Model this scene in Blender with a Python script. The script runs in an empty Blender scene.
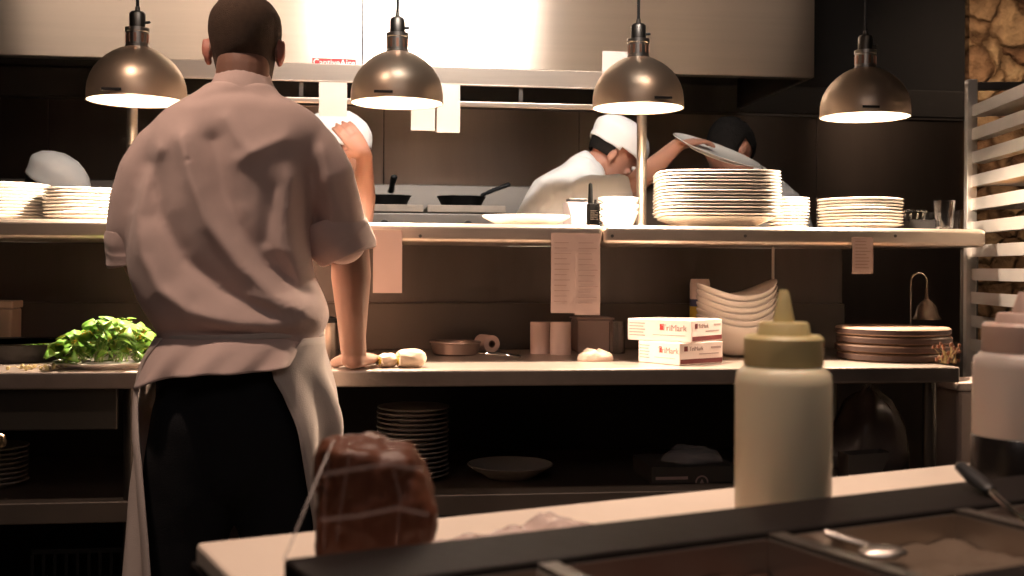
import bpy, bmesh, math, random
from mathutils import Vector, Matrix, noise
random.seed(7)
PI = math.pi
C = bpy.context.scene.collection
PSI = math.radians(7.4); ROLL = 0.006; F = 1150.0; CZ = 1.17; HV = 268.0
RV = Vector((math.cos(PSI), -math.sin(PSI), 0)); FV = Vector((math.sin(PSI), math.cos(PSI), 0))

def P(u, v, Y):                      # point on the plane y = Y seen at pixel (u, v)
    a = (u-512)/F; b = (HV + ROLL*(u-512) - v)/F
    d = RV*a + FV; t = Y/d.y
    return Vector((d.x*t, Y, CZ + b*t))
def SC(u, Y):                        # pixels per metre there
    a = (u-512)/F
    return F*(FV.y + RV.y*a)/Y

# ------------------------------------------------------------------ mesh kit
class MB:
    def __init__(s): s.v = []; s.f = []; s.m = []
    def add(s, vs, fs, mi=0):
        o = len(s.v); s.v += [Vector(p) for p in vs]
        s.f += [tuple(i+o for i in f) for f in fs]; s.m += [mi]*len(fs); return s
    def box(s, c, d, rz=0, mi=0, M=None):
        cx, cy, cz = c; x, y, z = d[0]/2, d[1]/2, d[2]/2
        vs = [Vector((i*x, j*y, k*z)) for k in (-1, 1) for j in (-1, 1) for i in (-1, 1)]
        R = M if M else Matrix.Rotation(rz, 3, 'Z')
        vs = [R @ p + Vector(c) for p in vs]
        return s.add(vs, [(0,2,3,1),(4,5,7,6),(0,1,5,4),(2,6,7,3),(0,4,6,2),(1,3,7,5)], mi)
    def bb(s, x0, x1, y0, y1, z0, z1, mi=0):
        return s.box(((x0+x1)/2, (y0+y1)/2, (z0+z1)/2), (x1-x0, y1-y0, z1-z0), 0, mi)
    def rings(s, rs, cap=True, mi=0):
        n = len(rs[0]); vs = [p for r in rs for p in r]; fs = []
        for i in range(len(rs)-1):
            for j in range(n):
                k = (j+1) % n
                fs.append((i*n+j, i*n+k, (i+1)*n+k, (i+1)*n+j))
        if cap:
            fs.append(tuple(range(n-1, -1, -1))); fs.append(tuple((len(rs)-1)*n+j for j in range(n)))
        return s.add(vs, fs, mi)
    def lathe(s, prof, c=(0,0,0), n=40, M=None, mi=0, shape=None):
        rs = []
        for r, z in prof:
            ring = []
            for j in range(n):
                a = 2*PI*j/n; k = shape(a) if shape else 1.0
                p = Vector((r*k*math.cos(a), r*k*math.sin(a), z))
                if M: p = M @ p
                ring.append(p + Vector(c))
            rs.append(ring)
        return s.rings(rs, True, mi)
    def tube(s, pts, rad, n=12, cap=True, mi=0, lat=None):
        pts = [Vector(p) for p in pts]
        if not isinstance(rad, (list, tuple)): rad = [rad]*len(pts)
        rs = []; prev = None
        for i, p in enumerate(pts):
            t = (pts[min(i+1, len(pts)-1)] - pts[max(i-1, 0)])
            t = t.normalized() if t.length > 1e-9 else Vector((0,0,1))
            if lat is not None: x = Vector(lat)
            elif prev is not None: x = prev
            else: x = Vector((1,0,0)) if abs(t.x) < .8 else Vector((0,1,0))
            x = (x - t*x.dot(t)).normalized(); y = t.cross(x); prev = x
            ra, rb = rad[i] if isinstance(rad[i], (list, tuple)) else (rad[i], rad[i])
            rs.append([p + x*(ra*math.cos(2*PI*j/n)) + y*(rb*math.sin(2*PI*j/n)) for j in range(n)])
        return s.rings(rs, cap, mi)
    def capsule(s, pts, rad, n=16, lat=None):         # tube with rounded ends
        pts = [Vector(p) for p in pts]; rad = [r if isinstance(r, (list, tuple)) else (r, r) for r in rad]
        d0 = (pts[0]-pts[1]).normalized(); d1 = (pts[-1]-pts[-2]).normalized()
        P0 = []; R0 = []; P1 = []; R1 = []
        for k in (.98, .85, .6, .3):
            m = min(rad[0]); P0.append(pts[0]+d0*m*k); q = math.sqrt(1-k*k); R0.append((rad[0][0]*q, rad[0][1]*q))
        for k in (.3, .6, .85, .98):
            m = min(rad[-1]); P1.append(pts[-1]+d1*m*k); q = math.sqrt(1-k*k); R1.append((rad[-1][0]*q, rad[-1][1]*q))
        return s.tube(P0+pts+P1, R0+rad+R1, n, True, 0, lat)
    def ball(s, c, r, n=16, M=None, mi=0):
        if not isinstance(r, (list, tuple)): r = (r, r, r)
        rs = []
        for i in range(1, n//2):
            th = PI*i/(n//2)
            ring = []
            for j in range(n):
                a = 2*PI*j/n
                p = Vector((r[0]*math.sin(th)*math.cos(a), r[1]*math.sin(th)*math.sin(a), -r[2]*math.cos(th)))
                ring.append((M @ p if M else p) + Vector(c))
            rs.append(ring)
        return s.rings(rs, True, mi)
    def mesh(s, name='m'):
        me = bpy.data.meshes.new(name); me.from_pydata([tuple(p) for p in s.v], [], s.f)
        for i, p in enumerate(me.polygons): p.material_index = s.m[i]
        bm = bmesh.new(); bm.from_mesh(me); bmesh.ops.recalc_face_normals(bm, faces=bm.faces); bm.to_mesh(me); bm.free()
        return me
    def build(s, name, mat, parent=None, smooth=False, bevel=0, seg=2, uv=False, sub=0, ang=40):
        return link(s.mesh(name), name, mat, parent, smooth, bevel, seg, uv, sub, ang)

def link(me, name, mat, parent=None, smooth=False, bevel=0, seg=2, uv=False, sub=0, ang=40):
    o = bpy.data.objects.new(name, me); C.objects.link(o)
    for m in (mat if isinstance(mat, (list, tuple)) else [mat]): me.materials.append(m)
    if parent:
        o.parent = parent
        # geometry is given in world coordinates: keep it there
        o.matrix_parent_inverse = parent.matrix_basis.inverted() if not parent.parent else (parent.parent.matrix_basis @ parent.matrix_basis).inverted() if parent.type == 'EMPTY' else parent.get('_w', None) or Matrix()
    if smooth:
        for p in me.polygons: p.use_smooth = True
        if ang < 180: me.set_sharp_from_angle(angle=math.radians(ang))
    if bevel:
        b = o.modifiers.new('bevel', 'BEVEL'); b.width = bevel; b.segments = seg; b.limit_method = 'ANGLE'; b.harden_normals = False
    if sub:
        b = o.modifiers.new('sub', 'SUBSURF'); b.levels = sub; b.render_levels = sub
    if uv:
        l = me.uv_layers.new(name='uv')
        for p in me.polygons:
            n = p.normal
            for li in p.loop_indices:
                c = me.vertices[me.loops[li].vertex_index].co
                if abs(n.z) > .7: l.data[li].uv = (c.x, c.y)
                elif abs(n.y) > .7: l.data[li].uv = (c.x, c.z)
                else: l.data[li].uv = (c.y, c.z)
    return o

def thing(name, label, cat, loc=(0,0,0), group=None):
    o = bpy.data.objects.new(name, None); o.empty_display_size = .05; C.objects.link(o)
    o.location = loc; o['label'] = label; o['category'] = cat
    if group: o['group'] = group
    o.matrix_basis = Matrix.Translation(Vector(loc))
    return o
def tag(o, label, cat, group=None, kind=None):
    o['label'] = label; o['category'] = cat
    if group: o['group'] = group
    if kind: o['kind'] = kind
    return o
def struct(o): o['kind'] = 'structure'; return o

def remesh(mb, vox, smooth=4, fac=.5):
    me = mb.mesh('tmp'); o = bpy.data.objects.new('tmp', me); C.objects.link(o)
    m = o.modifiers.new('r', 'REMESH'); m.mode = 'VOXEL'; m.voxel_size = vox; m.use_smooth_shade = True
    if smooth:
        q = o.modifiers.new('s', 'SMOOTH'); q.factor = fac; q.iterations = smooth
    dg = bpy.context.evaluated_depsgraph_get(); dg.update()
    out = bpy.data.meshes.new_from_object(o.evaluated_get(dg))
    bpy.data.objects.remove(o); bpy.data.meshes.remove(me)
    for p in out.polygons: p.use_smooth = True
    return out
def lerp_tab(tab, x):
    if x <= tab[0][0]: return tab[0][1:]
    for a, b in zip(tab, tab[1:]):
        if x <= b[0]:
            k = (x-a[0])/(b[0]-a[0]); return tuple(p+(q-p)*k for p, q in zip(a[1:], b[1:]))
    return tab[-1][1:]
def cr(tab, x):                      # smooth (Catmull-Rom) table lookup
    n = len(tab)
    if x <= tab[0][0]: return tab[0][1:]
    if x >= tab[-1][0]: return tab[-1][1:]
    for i in range(n-1):
        if x <= tab[i+1][0]:
            k = (x-tab[i][0])/(tab[i+1][0]-tab[i][0])
            p0 = tab[max(i-1,0)]; p1 = tab[i]; p2 = tab[i+1]; p3 = tab[min(i+2,n-1)]
            return tuple(.5*((2*b)+(-a+c)*k+(2*a-5*b+4*c-d)*k*k+(-a+3*b-3*c+d)*k**3) for a,b,c,d in zip(p0[1:],p1[1:],p2[1:],p3[1:]))
def dseg(p, a, b):
    ab = b-a; L = ab.length_squared
    k = max(0, min(1, (p-a).dot(ab)/L)) if L else 0
    return (p-(a+ab*k)).length

# ------------------------------------------------------------------ materials
def mat(name, col, rough=.5, metal=0, noise_s=0, noise_a=.15, bump=0, bump_s=60, trans=0, alpha=1, emit=None, es=1, sss=0, ior=1.45, aniso=0, stretch=None, col2=None, sheen=0, spec=None):
    m = bpy.data.materials.new(name); m.use_nodes = True; nt = m.node_tree; N = nt.nodes; L = nt.links
    b = N['Principled BSDF']; I = b.inputs
    I['Base Color'].default_value = (*col, 1); I['Roughness'].default_value = rough; I['Metallic'].default_value = metal
    I['IOR'].default_value = ior
    if trans: I['Transmission Weight'].default_value = trans
    if alpha < 1: I['Alpha'].default_value = alpha
    if sss: I['Subsurface Weight'].default_value = sss; I['Subsurface Radius'].default_value = (.02,.008,.005); I['Subsurface Scale'].default_value = .5
    if sheen: I['Sheen Weight'].default_value = sheen
    if spec is not None: I['Specular IOR Level'].default_value = spec
    if emit: I['Emission Color'].default_value = (*emit, 1); I['Emission Strength'].default_value = es
    tc = N.new('ShaderNodeTexCoord'); mp = N.new('ShaderNodeMapping'); L.new(tc.outputs['Object'], mp.inputs['Vector'])
    if stretch: mp.inputs['Scale'].default_value = stretch
    ns = N.new('ShaderNodeTexNoise'); ns.inputs['Scale'].default_value = noise_s or 8; ns.inputs['Detail'].default_value = 5
    L.new(mp.outputs[0], ns.inputs['Vector'])
    mx = N.new('ShaderNodeMix'); mx.data_type = 'RGBA'
    c2 = col2 or tuple(c*(1-noise_a) for c in col)
    mx.inputs[6].default_value = (*col, 1); mx.inputs[7].default_value = (*c2, 1)
    L.new(ns.outputs['Fac'], mx.inputs[0]); L.new(mx.outputs[2], I['Base Color'])
    if bump:
        n2 = N.new('ShaderNodeTexNoise'); n2.inputs['Scale'].default_value = bump_s; n2.inputs['Detail'].default_value = 4
        L.new(mp.outputs[0], n2.inputs['Vector'])
        bp = N.new('ShaderNodeBump'); bp.inputs['Strength'].default_value = bump; bp.inputs['Distance'].default_value = .004
        L.new(n2.outputs['Fac'], bp.inputs['Height']); L.new(bp.outputs[0], I['Normal'])
    if aniso:
        I['Anisotropic'].default_value = aniso; I['Anisotropic Rotation'].default_value = .25
        tg = N.new('ShaderNodeTangent'); tg.direction_type = 'UV_MAP'; tg.uv_map = 'uv'
        L.new(tg.outputs[0], I['Tangent'])
    return m
steel = mat('brushed_steel', (.62,.56,.50), .34, 1, 3, .12, .05, 300, stretch=(1,1,40))
steel_aniso = mat('hood_steel', (.66,.55,.46), .31, 1, 2, .12, .01, 300, aniso=.98, stretch=(1,1,30))
steel_panel = mat('wall_panel_steel', (.60,.48,.40), .40, 1, 2, .25, .03, 200, aniso=.92, stretch=(6,1,1))
steel_dark = mat('dull_dark_steel', (.20,.175,.155), .42, 1, 5, .3, .08, 120)
steel_edge = mat('worn_steel_edge', (.72,.60,.50), .36, 1, 6, .15, .05, 200, stretch=(1,1,20))
alu = mat('aluminium', (.80,.76,.72), .42, 1, 10, .15, .1, 200)
chrome = mat('chrome', (.8,.76,.7), .12, 1)
lampm = mat('lamp_shell', (.74,.58,.44), .36, .8, 10, .1, .02, 100)
lamp_in = mat('lamp_inside', (.95,.92,.85), .5, 0)
bulbm = mat('bulb', (1,.95,.85), .3, 0, emit=(1,.86,.66), es=55)
black = mat('black_plastic', (.012,.012,.013), .4)
blackm = mat('black_iron', (.02,.018,.017), .5, .3, 20, .4, .2, 80)
darkwall = mat('dark_wall', (.020,.018,.017), .8, 0, 4, .3, .1, 30)
beamm = mat('dark_band', (.045,.04,.036), .5, .3, 4, .2)
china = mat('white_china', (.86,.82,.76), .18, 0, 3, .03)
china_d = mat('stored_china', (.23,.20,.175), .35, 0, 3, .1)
bowlm = mat('cream_china', (.86,.76,.66), .25, 0, 3, .04)
jacket = mat('jacket_cotton', (.80,.59,.53), .85, 0, 60, .06, .25, 900, sheen=.25)
whitecot = mat('white_cotton', (.80,.78,.76), .9, 0, 60, .05, .2, 600)
apronm = mat('apron_cotton', (.72,.60,.54), .9, 0, 40, .08, .3, 500)
trous = mat('black_cloth', (.011,.011,.014), .9, 0, 30, .3, .3, 300)
skin = mat('skin', (.46,.22,.15), .5, 0, 12, .15, .1, 150, sss=.15)
skin_main = mat('shaded_skin', (.33,.175,.125), .5, 0, 12, .15, .1, 150, sss=.12)  # darker copy of the skin, the forearm's shade put into its colour
skin_red = mat('flushed_skin', (.62,.24,.17), .5, 0, 12, .15, sss=.2)
hairm = mat('cropped_hair', (.10,.058,.036), .85, 0, 90, .5, .9, 500)
hairb = mat('black_hair', (.010,.008,.007), .8, 0, 60, .4, .9, 200, spec=.2)
paper = mat('ticket_paper', (.82,.74,.70), .9, 0, 5, .05)
paperk = mat('worn_paper', (.46,.34,.30), .9, 0, 5, .08)
inkm = mat('faded_ink', (.31,.21,.18), .9)
leaf = mat('basil_leaf', (.17,.34,.04), .45, 0, 14, .0, .2, 60, col2=(.07,.21,.02), sss=.1)
stemm = mat('stem_green', (.30,.42,.12), .5)
film = mat('cling_film', (.85,.78,.74), .18, 0, alpha=.34)
clear = mat('clear_glass', (.95,.95,.95), .03, 0, trans=1, ior=1.45)
clearp = mat('clear_plastic', (.75,.72,.7), .12, 0, alpha=.30)
boardw = mat('cutting_board', (.80,.66,.54), .55, 0, 7, .14, .06, 60)
rail = mat('prep_rail_steel', (.012,.009,.008), .6, 0, 8, .3, .08, 90, spec=.1)
meatm = mat('cured_meat', (.125,.050,.026), .42, 0, 9, .5, .4, 30, col2=(.08,.02,.01), sss=.05)
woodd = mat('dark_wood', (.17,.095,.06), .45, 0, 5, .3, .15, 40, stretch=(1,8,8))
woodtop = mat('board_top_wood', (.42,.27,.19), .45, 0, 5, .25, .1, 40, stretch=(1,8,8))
card = mat('box_card', (.80,.66,.60), .7, 0, 5, .04)
redm = mat('red_print', (.50,.03,.03), .6)
darkred = mat('dark_red_print', (.16,.02,.02), .6)
greyp = mat('grey_print', (.42,.30,.27), .7)
yellowp = mat('yellow_print', (.62,.46,.06), .6)
bluep = mat('blue_print', (.06,.07,.16), .6)
orange = mat('baked_food', (.55,.27,.07), .6, 0, 20, .4, .4, 60)

# ------------------------------------------------------------------ the room
XL, XR, YB, YF, ZC = -2.9, 3.3, 5.2, -1.3, 3.0
tile = mat('floor_tile', (.055,.045,.04), .45, 0, 6, .3, .15, 50)
struct(MB().bb(XL, XR, YF, YB, -.1, 0).build('floor', tile))
struct(MB().bb(XL, XR, YF, YB, ZC, ZC+.1).build('ceiling', darkwall))
struct(MB().bb(XL, XR, YB, YB+.1, 0, ZC).build('wall_back', darkwall))
struct(MB().bb(XL-.1, XL, YF, YB, 0, ZC).build('wall_left', darkwall))
struct(MB().bb(XL, XR, YF-.1, YF, 0, ZC).build('wall_front', darkwall))
# rough stone wall on the right
def stone_mat():
    m = bpy.data.materials.new('rough_stone'); m.use_nodes = True; nt = m.node_tree; N = nt.nodes; L = nt.links; b = N['Principled BSDF']
    tc = N.new('ShaderNodeTexCoord'); nz = N.new('ShaderNodeTexNoise'); nz.inputs['Scale'].default_value = 5; nz.inputs['Detail'].default_value = 6
    L.new(tc.outputs['Object'], nz.inputs['Vector'])
    ad = N.new('ShaderNodeMixRGB'); ad.blend_type = 'ADD'; ad.inputs[0].default_value = .18
    L.new(tc.outputs['Object'], ad.inputs[1]); L.new(nz.outputs['Color'], ad.inputs[2])
    vo = N.new('ShaderNodeTexVoronoi'); vo.feature = 'DISTANCE_TO_EDGE'; vo.inputs['Scale'].default_value = 5.5; L.new(ad.outputs[0], vo.inputs['Vector'])
    v2 = N.new('ShaderNodeTexVoronoi'); v2.inputs['Scale'].default_value = 5.5; L.new(ad.outputs[0], v2.inputs['Vector'])
    cr_ = N.new('ShaderNodeValToRGB'); cr_.color_ramp.elements[0].color = (.30,.15,.07,1); cr_.color_ramp.elements[1].color = (.62,.40,.20,1)
    sp = N.new('ShaderNodeSeparateColor'); L.new(v2.outputs['Color'], sp.inputs[0]); L.new(sp.outputs[0], cr_.inputs[0])
    r2 = N.new('ShaderNodeValToRGB'); r2.color_ramp.elements[0].color = (.40,.34,.28,1); r2.color_ramp.elements[1].position = .16; L.new(vo.outputs['Distance'], r2.inputs[0])
    mu = N.new('ShaderNodeMixRGB'); mu.blend_type = 'MULTIPLY'; mu.inputs[0].default_value = 1; L.new(cr_.outputs[0], mu.inputs[1]); L.new(r2.outputs[0], mu.inputs[2])
    n3 = N.new('ShaderNodeTexNoise'); n3.inputs['Scale'].default_value = 14; n3.inputs['Detail'].default_value = 8; L.new(tc.outputs['Object'], n3.inputs['Vector'])
    m3 = N.new('ShaderNodeMixRGB'); m3.blend_type = 'OVERLAY'; m3.inputs[0].default_value = .9; L.new(mu.outputs[0], m3.inputs[1]); L.new(n3.outputs['Fac'], m3.inputs[2])
    L.new(m3.outputs[0], b.inputs['Base Color']); b.inputs['Roughness'].default_value = .85
    vo.inputs['Scale'].default_value = v2.inputs['Scale'].default_value = 6.5
    s1 = N.new('ShaderNodeMath'); s1.operation = 'ADD'; r3 = N.new('ShaderNodeMath'); r3.operation = 'MINIMUM'; r3.inputs[1].default_value = .1
    L.new(vo.outputs['Distance'], r3.inputs[0]); mm = N.new('ShaderNodeMath'); mm.operation = 'MULTIPLY'; mm.inputs[1].default_value = .30; L.new(n3.outputs['Fac'], mm.inputs[0])
    L.new(r3.outputs[0], s1.inputs[0]); L.new(mm.outputs[0], s1.inputs[1])
    bp = N.new('ShaderNodeBump'); bp.inputs['Strength'].default_value = 1; bp.inputs['Distance'].default_value = .15; L.new(s1.outputs[0], bp.inputs['Height']); L.new(bp.outputs[0], b.inputs['Normal'])
    return m
sx = P(968, 40, 5.16).x
struct(MB().bb(sx, XR, 5.16, YB, 0, ZC).build('wall_right', stone_mat()))
struct(MB().bb(XR, XR+.1, YF, YB, 0, ZC).build('wall_side', darkwall))
# back wall steel splash panels with seams, and the dark band above them
zs = P(512, 108, YB).z
pan = MB(); px_ = [XL, -1.35, P(383,150,YB).x, P(578,150,YB).x, P(815,150,YB).x, sx]
for a, b_ in zip(px_, px_[1:]): pan.bb(a+.002, b_-.002, YB-.012, YB, 0, zs)
struct(pan.build('trim_1', steel_panel, uv=True, bevel=.001))
struct(MB().bb(XL, sx, YB-.03, YB, zs, P(512,80,YB).z).build('trim_2', beamm, bevel=.004))
struct(MB().bb(XL, sx, YB-.022, YB-.012, zs-.012, zs).build('trim_3', steel_dark))

# ------------------------------------------------------------------ exhaust hood
yh = 4.3; hx1 = P(813, 60, yh).x; hz = P(512, 69, yh).z
hood = thing('exhaust_hood', 'wide stainless steel exhaust hood hanging over the cooking line', 'hood', (0, yh, hz))
seam = P(361, 30, yh).x
m = MB(); m.bb(XL, seam-.0025, yh, yh+.02, hz, ZC); m.build('front_panel', steel_aniso, hood, uv=True, bevel=.0015)
m = MB(); m.bb(seam+.0025, hx1, yh, yh+.02, hz, ZC); m.build('front_panel', steel_aniso, hood, uv=True, bevel=.0015)
MB().bb(seam-.0025, seam+.0025, yh+.006, yh+.02, hz, ZC).build('seam_strip', black, hood)
MB().bb(hx1-.02, hx1, yh+.021, YB-.03, hz, ZC).build('side_panel', steel_dark, hood)
m = MB(); m.bb(XL, hx1-.021, yh+.021, yh+.06, hz, hz+.02); m.build('gutter', steel_dark, hood)
m = MB()
for i in range(9):
    x = XL+.1+i*.43
    if x+.4 > hx1-.03: break
    m.box((x+.2, yh+.55, hz+.33), (.4, .02, .5), M=Matrix.Rotation(math.radians(50), 3, 'X'))
    for j in range(6): m.box((x+.04+.064*j, yh+.54, hz+.32), (.02, .02, .48), M=Matrix.Rotation(math.radians(50), 3, 'X'))
m.build('grease_filters', steel_dark, hood)
def textmesh(s, size, name, mt, parent, M, ext=.0004):
    cu = bpy.data.curves.new('t', 'FONT'); cu.body = s; cu.size = size; cu.extrude = ext; cu.align_x = 'CENTER'; cu.align_y = 'CENTER'
    o = bpy.data.objects.new('t', cu); C.objects.link(o)
    dg = bpy.context.evaluated_depsgraph_get(); dg.update()
    me = bpy.data.meshes.new_from_object(o.evaluated_get(dg)); bpy.data.objects.remove(o)
    me.transform(M); me.materials.clear()
    return link(me, name, mt, parent)
p0 = P(311, 58, yh-.001); p1 = P(355, 68, yh-.001)
bd = MB().bb(p0.x, p1.x, yh-.004, yh-.0005, p1.z, p0.z).build('maker_badge', redm, hood)
textmesh('CaptiveAire', .034, 'badge_lettering', china, bd, Matrix.Translation(((p0.x+p1.x)/2, yh-.005, (p0.z+p1.z)/2)) @ Matrix.Rotation(PI/2, 4, 'X') @ Matrix.Diagonal((.93,1,1,1)))

# ------------------------------------------------------------------ cooking range at the back
yr = 4.58; zr = P(450, 205, yr).z
rg = thing('cooking_range', 'long black cooking range with pale iron grates against the back wall', 'stove', (0, yr, 0))
xa, xb = XL+.05, P(560,200,yr).x
MB().bb(xa, xb, yr+.02, YB-.05, .001, zr-.055).build('body', blackm, rg, bevel=.006)
MB().bb(xa, xb, yr-.01, yr+.019, zr-.12, zr-.035).build('control_panel', steel_dark, rg, bevel=.004)
MB().bb(xa, xb, YB-.11, YB-.049, zr-.054, 1.535).build('glare_cover', steel_dark, rg, bevel=.004)  # strip added to hide the hood light's glare on the back panel
x = xa+.02; k = 0
gw = P(423,205,yr).x - P(370,205,yr).x
x = P(427,205,yr).x - 8*(.33)
while x+.32 < xb:
    g = MB(); 
    g.bb(x, x+.315, yr, yr+.03, zr-.03, zr); g.bb(x, x+.315, yr+.46, yr+.49, zr-.03, zr)
    for j in range(7): g.bb(x+.002+j*.05, x+.014+j*.05, yr+.031, yr+.459, zr-.022, zr-.002)
    g.bb(x+.01, x+.30, yr+.22, yr+.25, zr-.0219, zr-.0021)
    g.build('grate', mat('grate_iron', (.33,.27,.22), .55, .6, 20, .4, .2, 60) if k == 0 else bpy.data.materials['grate_iron'], rg, bevel=.003)
    kn = MB(); kn.lathe([(.0,0),(.02,0),(.018,.02),(.0,.02)], (x+.16, yr-.011, zr-.08), 16, Matrix.Rotation(PI/2, 3, 'X')); kn.build('control_knob', black, rg, smooth=True)
    x += .33; k += 1
MB().bb(xa, xb, yr+.02, yr+.51, zr-.054, zr-.031).build('drip_tray', blackm, rg)
def frypan(u, v, w, hdir, lab, Y=yr+.2):
    c = P(u, v, Y); r = w/2/SC(u, Y); z = zr
    t = thing('frying_pan', lab, 'pan', (c.x, Y, z))
    MB().lathe([(0,.0),(r*.72,.0),(r*.8,.004),(r,.042),(r+.004,.044),(r+.003,.047),(r-.004,.045),(r*.77,.008),(0,.006)], (c.x, Y, z), 40).build('pan_body', blackm, t, smooth=True)
    h = Vector(hdir).normalized()
    MB().capsule([Vector((c.x,Y,z+.035))+h*(r-.01), Vector((c.x,Y,z+.045))+h*(r+.04), Vector((c.x,Y,z+.055))+h*(r+.10)], [(.014,.008),(.011,.009),(.014,.010)], 10).build('handle', black, t, smooth=True)
frypan(461, 204, 48, (1,-.15,.22), 'black frying pan with raised handle pointing right on the back range')
frypan(388, 204, 44, (.1,-1,.3), 'black frying pan with handle towards the pass, beside the cook\'s raised arm')

# ------------------------------------------------------------------ worktop and pass
yc0, yc1, zc = 2.85, 3.62, .9165
cx1 = P(961, 366, yc0).x; cx0 = XL+.05
wt = thing('work_counter', 'long stainless steel prep counter the standing cook leans on', 'counter', (0, yc0, 0))
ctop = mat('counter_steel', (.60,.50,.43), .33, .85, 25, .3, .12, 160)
MB().bb(cx0, cx1, yc0, yc1, zc-.042, zc).build('worktop', ctop, wt, bevel=.006, seg=3)
us = P(500, 494, 2.9); uz = us.z
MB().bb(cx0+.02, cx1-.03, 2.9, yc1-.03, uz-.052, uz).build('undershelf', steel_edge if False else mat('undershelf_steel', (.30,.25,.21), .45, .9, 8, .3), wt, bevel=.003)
for x in (P(133, 500, 2.93).x, P(-260, 500, 2.93).x, cx1-.05):
    for y in (2.92, yc1-.06):
        MB().tube([(x, y, .0), (x, y, zc-.0425)], .018, 14).build('leg', steel_dark, wt, smooth=True)
MB().bb(cx0+.02, cx1-.1, yc1-.025, yc1-.005, .05, zc-.043).build('back_panel', darkwall, wt)
xb1 = P(133, 400, 2.9).x
MB().bb(cx0+.02, xb1-.03, 2.875, 2.89, P(60,430,2.88).z, zc-.043).build('drawer_front', mat('drawer_steel', (.07,.062,.052), .5, .7, 6, .2), wt, bevel=.003)
# pass shelf
ys0, ys1 = 3.15, 3.62; zt = P(512, 224, ys0).z; zb = P(512, 243, ys0).z; sx1 = P(987, 236, ys0).x
ps = thing('pass_shelf', 'long stainless steel pass shelf holding plates under the heat lamps', 'shelf', (0, ys0, zb))
sm = P(603, 230, ys0).x
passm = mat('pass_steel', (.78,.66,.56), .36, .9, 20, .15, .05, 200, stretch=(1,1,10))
for a, b_ in ((cx0, sm-.001), (sm+.001, sx1)):
    MB().bb(a, b_, ys0, ys1, zb, zt).build('shelf_slab', passm, ps, bevel=.014, seg=5)
for u in (420, 612, 745, 895):
    c = P(u, 236, ys0); MB().lathe([(0,0),(.0045,0),(.0045,.002),(0,.003)], (c.x, ys0, c.z), 12, Matrix.Rotation(PI/2, 3, 'X')).build('screw', steel_dark, ps, smooth=True)
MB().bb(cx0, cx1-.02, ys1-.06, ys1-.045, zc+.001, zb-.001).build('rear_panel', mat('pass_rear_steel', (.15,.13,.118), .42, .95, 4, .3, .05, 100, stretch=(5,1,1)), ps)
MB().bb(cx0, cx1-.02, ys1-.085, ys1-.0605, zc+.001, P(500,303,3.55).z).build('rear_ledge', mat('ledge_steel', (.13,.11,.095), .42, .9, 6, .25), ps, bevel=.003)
for u in (773, -240):
    x = P(u, 270, 3.3).x
    MB().tube([(x, 3.3, zc+.0005), (x, 3.3, zb-.0005)], .0045, 10).build('support_rod', steel, ps, smooth=True)
MB().bb(P(966,240,3.5).x-.02, P(966,240,3.5).x+.02, 3.46, 3.5, 0, zb-.001).build('end_post', steel_dark, ps)
# upper shelf with posts and ticket rail
yo0, yo1 = 3.485, 3.61
ux0, ux1 = P(118, 80, yo0).x, P(652, 80, yo0).x
oz1, oz0 = P(440, 67, yo0).z, P(440, 84, yo0).z
ov = thing('ticket_shelf', 'narrow steel shelf with a ticket rail on two posts above the pass', 'shelf', (ux0, yo0, zt))
m = MB(); m.bb(ux0, ux1, yo0, yo0+.004, oz0, oz1); m.bb(ux0, ux1, yo0+.004, yo1, oz1-.004, oz1); m.bb(ux0, ux1, yo0-.004, yo0+.008, oz0-.003, oz0+.001)
m.build('shelf_slab', steel_edge, ov, bevel=.001)
for u in (131.5, 641): 
    x = P(u, 160, 3.57).x
    MB().tube([(x, 3.57, zt+.0005), (x, 3.57, oz1-.004)], .0158, 20).build('post', steel_edge, ov, smooth=True)
    MB().lathe([(0,0),(.03,0),(.03,.006),(.018,.012),(.0165,.02),(0,.02)], (x,3.57,zt+.0005), 24).build('post_flange', steel, ov, smooth=True)
rz = P(440, 103, yo0).z
MB().bb(ux0, ux1, yo0-.01, yo0+.004, rz-.010, rz+.006).build('ticket_rail', steel_edge, ov, bevel=.003)
for u in (150, 300, 520, 630):
    x = P(u, 95, yo0).x; MB().bb(x-.006, x+.006, yo0+.005, yo0+.01, rz-.005, oz1-.005).build('rail_bracket', steel_dark, ov)

def sheet(name, u0, u1, v0, v1, Y, lab, m_, curl=.006, lines=0, parent=None, skew=0, dy=0):
    a = P(u0, v0, Y); b = P(u1, v1, Y); n = 10; vs = []; fs = []; T = .0006
    for k in (0, 1):
        for j in range(n+1):
            for i in range(5):
                x = a.x+(b.x-a.x)*i/4 + skew*j/n; z = a.z+(b.z-a.z)*j/n
                y = Y - curl*(math.sin(j/n*2.2)+.4*math.sin(i*1.3+j*.5)) - dy + (T if k else 0)
                vs.append((x, y, z))
    N_ = (n+1)*5
    for j in range(n):
        for i in range(4):
            q = j*5+i; fs.append((q, q+1, q+6, q+5)); fs.append((N_+q, N_+q+5, N_+q+6, N_+q+1))
    o = MB().add(vs, fs).build(name, m_, parent, smooth=True)
    if lab: tag(o, lab, 'paper')
    if lines:
        L_ = MB(); w = b.x-a.x; h = a.z-b.z
        for j in range(lines):
            f = .12+.8*j/lines; z = a.z-h*f; jj = f*n; y = Y-curl*math.sin(jj/n*2.2)-dy-.003-.4*curl
            L_.bb(a.x+w*.12, a.x+w*random.uniform(.6,.9), y, y+.0002, z-.0012, z+.0012)
        L_.build('printed_lines', inkm, o)
    return o
sheet('order_ticket', 318, 346, 82, 117, yo0-.012, 'white order ticket hanging beside the cook\'s right shoulder', paper, .002)
sheet('order_ticket', 410, 434, 103, 131, yo0-.012, 'short white order ticket hanging directly below the second heat lamp', paper, .002, dy=.004)
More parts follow.
